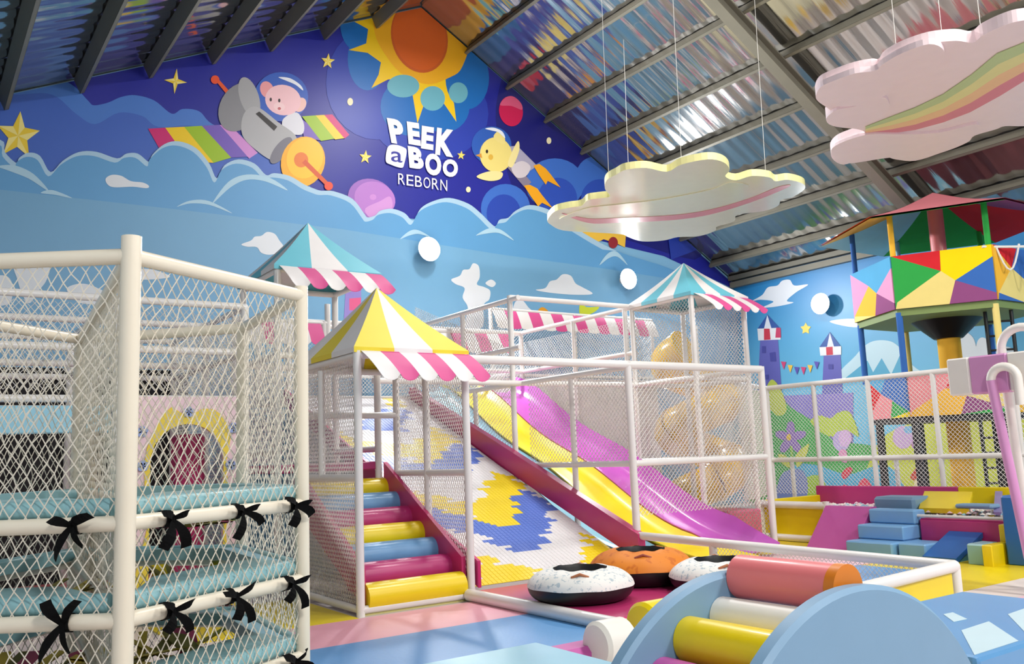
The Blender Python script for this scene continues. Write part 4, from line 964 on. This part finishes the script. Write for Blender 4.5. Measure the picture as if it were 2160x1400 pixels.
# orchid ramp rising towards the pit
tag(MB().prism([(8.5, 5.93, 0), (9.02, 5.93, 0), (9.02, 5.93, 0.46), (8.93, 5.93, 0.46)], (0, 0.6, 0), PURV).build('foam_ramp'), 'orchid foam ramp leading up to the ball pit', 'foam ramp')
st3 = thing('foam_steps', 'sky blue three-step foam stairs up to the ball pit', 'foam steps', (8.7, 5.6, 0))
for k in range(3):
    MB().bb(8.35+0.23*k, 9.02, 5.36, 5.90, 0.15*k, 0.15*(k+1)-0.002, SKY, 0.015).build('step', st3)
tag(MB().bb(8.42, 8.8, 5.04, 5.34, 0, 0.15, SKY, 0.015).build('foam_block'), 'low sky blue foam block between the steps and the dark blue wedge', 'foam block')
tag(MB().bb(8.86, 9.1, 4.42, 5.35, 0.0, 0.365, MAG, 0.02).build('foam_barrier'), 'magenta foam barrier behind the dark blue wedge', 'foam barrier')
MB().cyl((8.87, 4.4, 0.39), (8.87, 5.36, 0.39), 0.016, WHITE, 10).build('rail', bp_, True)
w_ = MB(); A = [(8.32, 5.02, 0.0), (8.32, 4.68, 0.0), (8.85, 4.68, 0.20), (8.85, 5.02, 0.20)]
w_.add(A+[(x, y, z+0.05) for x, y, z in A], [(0, 1, 2, 3), (7, 6, 5, 4), (0, 4, 5, 1), (1, 5, 6, 2), (2, 6, 7, 3), (3, 7, 4, 0)], BLU)
w_.add([(8.36, 4.69, 0.0), (8.845, 4.69, 0.0), (8.845, 4.69, 0.199), (8.36, 5.01, 0.0), (8.845, 5.01, 0.0), (8.845, 5.01, 0.199)], [(0, 1, 2), (3, 5, 4), (1, 4, 5, 2)], mat('deep_teal_vinyl', (70, 140, 160), 0.4))
tag(w_.build('foam_wedge'), 'dark blue foam slide wedge leaning on the magenta barrier', 'foam wedge')
tag(MB().bb(8.30, 8.60, 4.40, 4.56, 0, 0.20, TEAL, 0.015).build('foam_block'), 'small teal foam block beside the yellow corner', 'foam block')
cb = MB(); cb.bb(8.26, 8.60, 4.30, 4.395, 0, 0.2, YEL, 0.008); cb.bb(8.602, 8.85, 4.30, 4.395, 0, 0.36, YEL, 0.008)
tag(cb.build('foam_corner'), 'stepped yellow foam corner piece at the barrier end', 'foam block')
tag(MB().bb(8.46, 8.9, 3.9, 4.28, 0, 0.64, BLU, 0.02).build('foam_pillar'), 'tall royal blue foam pillar at the right edge', 'foam pillar')
tag(MB().bb(9.14, 9.5, 5.55, 6.05, 0.40, 0.56, SLATE, 0.03).build('foam_block'), 'dusty blue foam block on top behind the stairs', 'foam block')
yf = MB(); yf.prism([(9.14, 4.95, 0.40), (9.14, 5.5, 0.40), (9.62, 5.7, 0.55), (9.62, 5.15, 0.55)], (0, 0, 0.05), YEL)
tag(yf.build('foam_slope'), 'yellow sloped foam pad inside the ball pit', 'foam pad')
tag(MB().bb(9.14, 9.34, 4.72, 5.1, 0.455, 0.50, SLATE, 0.015).build('foam_pad'), 'flat dusty blue foam pad framed by yellow', 'foam pad')
wall_pad = MB().prism([(9.14, 4.62, 0.40), (9.14, 4.70, 0.40), (10.1, 5.15, 0.55), (10.1, 5.07, 0.55)], (0, 0, 0.03), mat('lavender_vinyl', (150, 140, 190), 0.45))
tag(wall_pad.build('foam_strip'), 'lavender foam strip across the ball pit', 'foam pad')

# ------------------------------------------------------------------ fence behind the pit
fn = thing('net_fence', 'white pipe fence with diamond netting behind the ball pit', 'fence', (10.3, 6, 0))
fx = 10.28
fpts = [8.35, 7.55, 6.72, 5.84, 4.9, 3.9]
for y in fpts: post(fn, fx, y, 0, 2.0, 0.032)
rail(fn, (fx, 8.35, 2.0), (fx, 3.9, 1.98), 0.034); rail(fn, (fx, 8.35, 0.97), (fx, 3.9, 0.97), 0.034)
post(fn, fx+0.25, 8.2, 0, 1.0, 0.03); post(fn, fx+0.2, 6.55, 0, 1.0, 0.03)
net(fn, (fx, 8.35, 0.5), (fx, 3.9, 0.5), (fx, 8.35, 1.98), NC, NC, NR)
rail(fn, (8.78, 7.6, 1.98), (fx, 8.35, 2.0)); net(fn, (8.78, 7.6, 0.5), (fx, 8.35, 0.5), (8.78, 7.6, 1.95), NC, NC, NR)

# ------------------------------------------------------------------ candy-cane gate at the right edge
cgx = thing('candy_cane_gate', 'pink and white candy-cane gate with striped beam at the right edge', 'gate', (7.0, 3.3, 0))
def cane(x, y, H, rr, m1, m2, lean):
    a = Vector((x, y-lean, 0)); b = Vector((x, y, H))
    MB().cyl(a, b, 0.036, m1, 14).build('cane_pole', cgx, True)
    q = [b+Vector((0, -rr+rr*math.cos(t), rr*math.sin(t))) for t in [math.pi*k/14 for k in range(15)]]
    q = [b]+q[1:]+[q[-1]-Vector((0, 0, 0.2))]
    MB().tube(q, 0.034, m2, 12).build('cane_hook', cgx, True)
cane(6.95, 3.48, 1.62, 0.1, PINKP, WVIN, 0.16)
cane(7.25, 3.52, 1.88, 0.16, WVIN, WVIN, 0.05)
ws = [(3.86, 3.68, WVIN), (3.68, 3.38, PINKP), (3.38, 3.1, WVIN), (3.1, 2.8, PINKP)]
for y1, y0, m in ws: MB().bb(7.02, 7.2, y0, y1, 1.53, 1.83, m, 0.012).build('beam_section', cgx)
for yy in (2.85,): MB().cyl((7.1, yy, 0), (7.1, yy, 1.53), 0.036, PINKP, 14).build('cane_pole', cgx, True)

# ------------------------------------------------------------------ treehouse tower
th = thing('treehouse', 'two-tier treehouse tower with patchwork panels and pink pointed roof', 'play tower', (12.7, 7.1, 0))
TX, TY = 12.78, 6.95
def hexpt(r_, k, z, rot=0): a = R(60*k+rot); return Vector((TX+r_*math.cos(a), TY+r_*math.sin(a), z))
HR = 1.265; ROT = 179
PCOLS = [RED, YEL, BLU, GREEN, SAND, PLUM, AMBER, PINKV, CYA, LBLUE]
def patch_face(a, b, z0, z1, seed, name='patch_panel'):
    """wall of the hexagon split into flat coloured facets, each a board of its own"""
    rnd = random.Random(seed); A = Vector((a.x, a.y, 0)); B = Vector((b.x, b.y, 0)); U = B-A; n_ = U.normalized().cross(Vector((0, 0, 1)))
    def P_(s_, t): return A+U*s_+Vector((0, 0, z0+(z1-z0)*t))
    c = (0.42+rnd.uniform(-0.1, 0.1), 0.62); d = (0.62, 0.42)
    sets = [[(0, 1), (0.5, 1), c], [(0, 1), c, (0.02, 0.12), (0, 0)], [(0.5, 1), (1, 1), (1, 0.78), d, c], [(1, 0.78), (1, 0.12), d], [c, d, (0.54, 0), (0.02, 0.12)], [d, (1, 0.12), (0.54, 0)], [(0, 0), (0.02, 0.12), (0.54, 0)], [(1, 0.12), (1, 0), (0.54, 0)]]
    return sets, P_, n_
def patch_wall(a, b, z0, z1, cols, seed):
    sets, P_, n_ = patch_face(a, b, z0, z1, seed)
    for q, m in zip(sets, cols):
        pts_ = [P_(*p) for p in q]; MB().prism(pts_, n_*0.02, m).build('patch_panel', th)
def tp(n, c): return mat('treehouse_'+n, c, 0.75, spec=0.15)
RED, GREEN, TYEL, LBLUE, SAND, PLUM, AMBER = tp('red', (208, 40, 48)), tp('green', (50, 160, 72)), tp('yellow', (244, 212, 10)), tp('blue', (58, 106, 180)), tp('sand', (230, 210, 130)), tp('plum', (142, 76, 126)), tp('amber', (240, 182, 60))
TCY, TPK, TRO = tp('cyan', (80, 160, 204)), tp('pink', (222, 150, 190)), tp('rose', (232, 140, 146))
cyc = [RED, GREEN, TYEL, LBLUE, SAND, PLUM, SAND, PLUM]
cyc2 = [TCY, TPK, TCY, TPK, AMBER, PLUM, AMBER, PLUM]
cyc3 = [TCY, TPK, TCY, TPK, AMBER, PLUM, SAND, PLUM]
U0, U1 = 3.02, 3.78
for k in range(6):
    a, b = hexpt(HR, k, 0, ROT), hexpt(HR, k+1, 0, ROT)
    patch_wall(a, b, U0, U1, (cyc, [RED, AMBER, LBLUE, GREEN, SAND, TYEL, LBLUE, TYEL], cyc2, cyc, cyc2, cyc3)[k], k)
for k in range(6):
    a, b = hexpt(HR-0.1, k, 0, ROT), hexpt(HR-0.1, k+1, 0, ROT)
    if k in (5, 0, 1): patch_wall(a, b, 1.5, 2.1, ([TRO, TRO, RED, SAND, AMBER, PLUM, AMBER, GREEN], cyc2, cyc)[k % 3] if k != 5 else [TCY, RED, LBLUE, LBLUE, TRO, GREEN, TRO, TYEL], k+9)
for z0, z1, r_, m in ((U0-0.1, U0, HR-0.02, mat('green_deck', (120, 140, 80), 0.6)), (1.42, 1.5, HR-0.12, mat('dark_deck', (40, 36, 40), 0.7))):
    MB().prism([hexpt(r_, k, z0, ROT) for k in range(6)], (0, 0, z1-z0), m).build('deck', th)
pc = [AMBER, GREEN, SAND, GREEN, CYA, LBLUE]; pl = [LBLUE, SAND, PINKP, LBLUE, SAND, LBLUE]
for k in range(6):
    p = hexpt(HR-0.06, k, 0, ROT)
    MB().cyl((p.x, p.y, U1-0.1), (p.x, p.y, 4.42), 0.04, pc[k], 12).build('roof_post', th, True)
    MB().cyl((p.x, p.y, 2.05), (p.x, p.y, U0-0.05), 0.045, pl[k], 12).build('mid_post', th, True)
    p = hexpt(HR-0.2, k, 0, ROT); MB().cyl((p.x, p.y, 0), (p.x, p.y, 1.45), 0.06, DKPOST, 12).build('leg_post', th, True)
RP = [mat('roof_pink', (226, 130, 140), 0.5), mat('roof_rose', (214, 110, 124), 0.5)]
apx = Vector((TX, TY, 4.9))
for k in range(6):
    a, b = hexpt(HR+0.42, k, 4.32, ROT), hexpt(HR+0.42, k+1, 4.32, ROT)
    rows = [[apx.lerp(a, t)-Vector((0, 0, 0.05*math.sin(math.pi*t))), apx.lerp(a.lerp(b, .5), t)-Vector((0, 0, 0.03*math.sin(math.pi*t))), apx.lerp(b, t)-Vector((0, 0, 0.05*math.sin(math.pi*t)))] for t in (0, .2, .4, .6, .8, 1)]
    mb = MB().grid(rows, RP[k % 2], True); mb.grid([[p-Vector((0, 0, 0.03)) for p in r_] for r_ in rows], (GREEN, PLUM, RED, GREEN, TEAL, AMBER)[k], False); mb.build('roof_panel', th)
MB().cyl((TX, TY, 0), (TX, TY, 2.75), 0.16, AMBER, 16).build('trunk', th, True); MB().cyl((TX, TY, 2.65), (TX, TY, 2.93), 0.2, BLACK, 20, r2=0.5).build('trunk_collar', th, True)
MB().cyl((TX, TY, 3.1), (TX, TY, 4.8), 0.11, PINKV, 14).build('upper_trunk', th, True)
for x0, y0, z0, z1 in ((TX-0.35, TY-0.75, 2.05, 2.95), (TX-0.9, TY-0.8, 0.05, 1.45)):
    ld = None
    for s_ in (0, 0.42):
        o = MB().cyl((x0+0.0+s_*0.5, y0-s_*0.6, z0), (x0+s_*0.5, y0-s_*0.6, z1), 0.025, BLACK, 10).build('ladder' if ld is None else 'ladder_rail', ld or th, True); ld = ld or o
    n = int((z1-z0)/0.2)
    for k in range(n):
        z = z0+0.12+0.2*k; MB().cyl((x0, y0, z), (x0+0.21, y0-0.252, z), 0.016, BLACK, 8).build('rung', ld, True)
MB().bb(13.4, 13.56, 5.2, 5.36, 3.6, 4.5, CYA, 0.02).build('blue_pillar', th); MB().bb(13.75, 13.9, 5.1, 5.25, 3.6, 4.45, CYA, 0.02).build('blue_pillar', th)
# rope swing bar
rs = thing('rope_line', 'white rope line with hanging loops right of the treehouse', 'rope', (12.2, 4.6, 3.9))
ROPE = mat('rope_white', (226, 224, 218), 0.7)
a, b = Vector((12.05, 5.95, 3.76)), Vector((13.9, 4.6, 3.84))
MB().tube([a.lerp(b, k/10)-Vector((0, 0, 0.06*math.sin(math.pi*k/10))) for k in range(11)], 0.018, ROPE, 8).build('rope', rs, True)
for s_, dz in ((0.08, 0.35), (0.26, 0.5), (0.4, 0.42)):
    p = a.lerp(b, s_); q = a.lerp(b, s_+0.14); pts_ = [p.lerp(q, k/8)-Vector((0, 0, dz*math.sin(math.pi*k/8))) for k in range(9)]
    MB().tube(pts_, 0.014, ROPE, 8).build('rope_loop', rs, True)

# ------------------------------------------------------------------ hanging clouds
CLY = mat('cloud_cream_board', (244, 238, 206), 0.18, coat=0.5); CLE = mat('cloud_yellow_edge', (250, 246, 176), 0.4)
CLP = mat('cloud_blush_board', (240, 222, 222), 0.4); CLPE = mat('cloud_pink_edge', (252, 230, 234), 0.45)
def flat(parent, name, pxs, z, m, th, mside=None, n=4, smooth=True):
    q = crom(pxs, n) if smooth else pxs
    return MB().prism([onZ(x, y, z) for x, y in q], (0, 0, th), m, mside).build(name, parent)
def strings(parent, pts_, z):
    for px, py, tx, ty in pts_:
        a = onZ(px, py, z); d = ray(tx, ty); X = a.x+(0.02 if tx >= px else -0.02)
        top = Vector((a.x+0.1, a.y+0.02, roofz(a.x+0.1)-0.12)); MB().cyl(a, top, 0.0028, ROPE, 6).build('suspension_string', parent)
cy = thing('hanging_cloud', 'cream cloud board with yellow edge hanging by strings under the roof', 'ceiling decoration', (8.3, 8.2, 4.5), 'hanging cloud boards')
ZC = 4.58
out = [(1155, 464), (1170, 446), (1200, 438), (1226, 434), (1240, 422), (1265, 418), (1287, 414), (1276, 398), (1280, 380), (1300, 368), (1320, 358), (1363, 354), (1407, 362), (1437, 347), (1493, 336), (1526, 342), (1539, 358), (1530, 372), (1552, 380), (1586, 371), (1623, 374), (1636, 382), (1662, 379), (1693, 387), (1697, 399), (1671, 416), (1648, 421), (1641, 434), (1612, 445), (1556, 453), (1548, 467), (1512, 478), (1508, 487), (1474, 498), (1430, 500), (1400, 507), (1355, 509), (1326, 500), (1310, 494), (1251, 490), (1188, 486), (1162, 474)]
flat(cy, 'cloud_board', out, ZC, CLY, 0.09, CLE)
flat(cy, 'pink_stripe', [(1185, 450), (1240, 461), (1300, 460), (1420, 454), (1500, 442), (1580, 419), (1640, 395), (1668, 391), (1640, 405), (1580, 428), (1500, 452), (1420, 464), (1300, 470), (1240, 470)], ZC-0.006, mat('cloud_stripe_rose', (226, 150, 160), 0.35), 0.004)
flat(cy, 'cloud_lobe', [(1180, 462), (1235, 440), (1300, 432), (1400, 420), (1500, 400), (1540, 385), (1580, 395), (1500, 425), (1400, 443), (1300, 450), (1240, 452)], ZC-0.012, CLY, 0.01)
strings(cy, [(1284, 372, 1245, 180), (1438, 352, 1400, 0), (1616, 380, 1640, 280), (1330, 470, 1330, 300)], ZC+0.08)
cp = thing('hanging_cloud', 'pink cloud board with rainbow stripes hanging at upper right', 'ceiling decoration', (7.6, 4.2, 4.3), 'hanging cloud boards')
ZP = 4.3
outp = [(1721, 203), (1731, 183), (1760, 169), (1803, 154), (1840, 147), (1856, 147), (1868, 131), (1903, 111), (1960, 92), (2017, 86), (2052, 90), (2074, 74), (2117, 54), (2160, 43), (2240, 40), (2300, 70), (2330, 150), (2290, 235), (2220, 262), (2160, 266), (2120, 266), (2100, 273), (2056, 286), (2044, 298), (2017, 311), (1983, 323), (1931, 339), (1889, 336), (1867, 331), (1817, 336), (1780, 347), (1758, 337), (1753, 320), (1768, 303), (1800, 290), (1824, 280), (1806, 272), (1760, 266), (1743, 252), (1746, 242), (1752, 234), (1740, 224), (1726, 214)]
flat(cp, 'cloud_board', outp, ZP, CLP, 0.1, CLPE)
up_ = [(1826, 268), (1874, 249), (1930, 228), (1989, 200), (2050, 158), (2103, 114), (2160, 91), (2220, 74), (2290, 72)]; dn = [(1826, 284), (1880, 281), (1931, 274), (1990, 258), (2046, 237), (2110, 202), (2160, 171), (2230, 148), (2305, 140)]
cl = [(186, 206, 146), (226, 222, 150), (238, 196, 146), (220, 134, 146)]
for k in range(4):
    A = [(u[0]+(d[0]-u[0])*k/4, u[1]+(d[1]-u[1])*k/4) for u, d in zip(up_, dn)]; B = [(u[0]+(d[0]-u[0])*(k+1)/4, u[1]+(d[1]-u[1])*(k+1)/4) for u, d in zip(up_, dn)]
    flat(cp, 'rainbow_stripe', A+B[::-1], ZP-0.01, mat('rainbow_%d' % k, cl[k], 0.45), 0.008, smooth=False)
flat(cp, 'cloud_lobe', [(1721, 205), (1731, 184), (1760, 170), (1803, 155), (1846, 149), (1863, 135), (1903, 112), (1960, 93), (1990, 105), (1986, 130), (1945, 160), (1890, 172), (1880, 190), (1860, 205), (1810, 222), (1765, 224), (1735, 215)], ZP-0.05, CLP, 0.05, CLPE)
flat(cp, 'cloud_lobe', [(1743, 250), (1765, 232), (1800, 225), (1860, 205), (1876, 220), (1870, 240), (1840, 258), (1800, 270), (1755, 265)], ZP-0.03, CLP, 0.03, CLPE)
flat(cp, 'cloud_lobe', [(1753, 322), (1770, 303), (1830, 284), (1900, 283), (1980, 280), (2060, 262), (2050, 285), (1985, 321), (1930, 337), (1880, 332), (1780, 345)], ZP-0.03, CLP, 0.03, CLPE)
strings(cp, [(2072, 90, 2070, 20), (1900, 200, 1900, 100), (2010, 300, 2010, 330)], ZP+0.08)
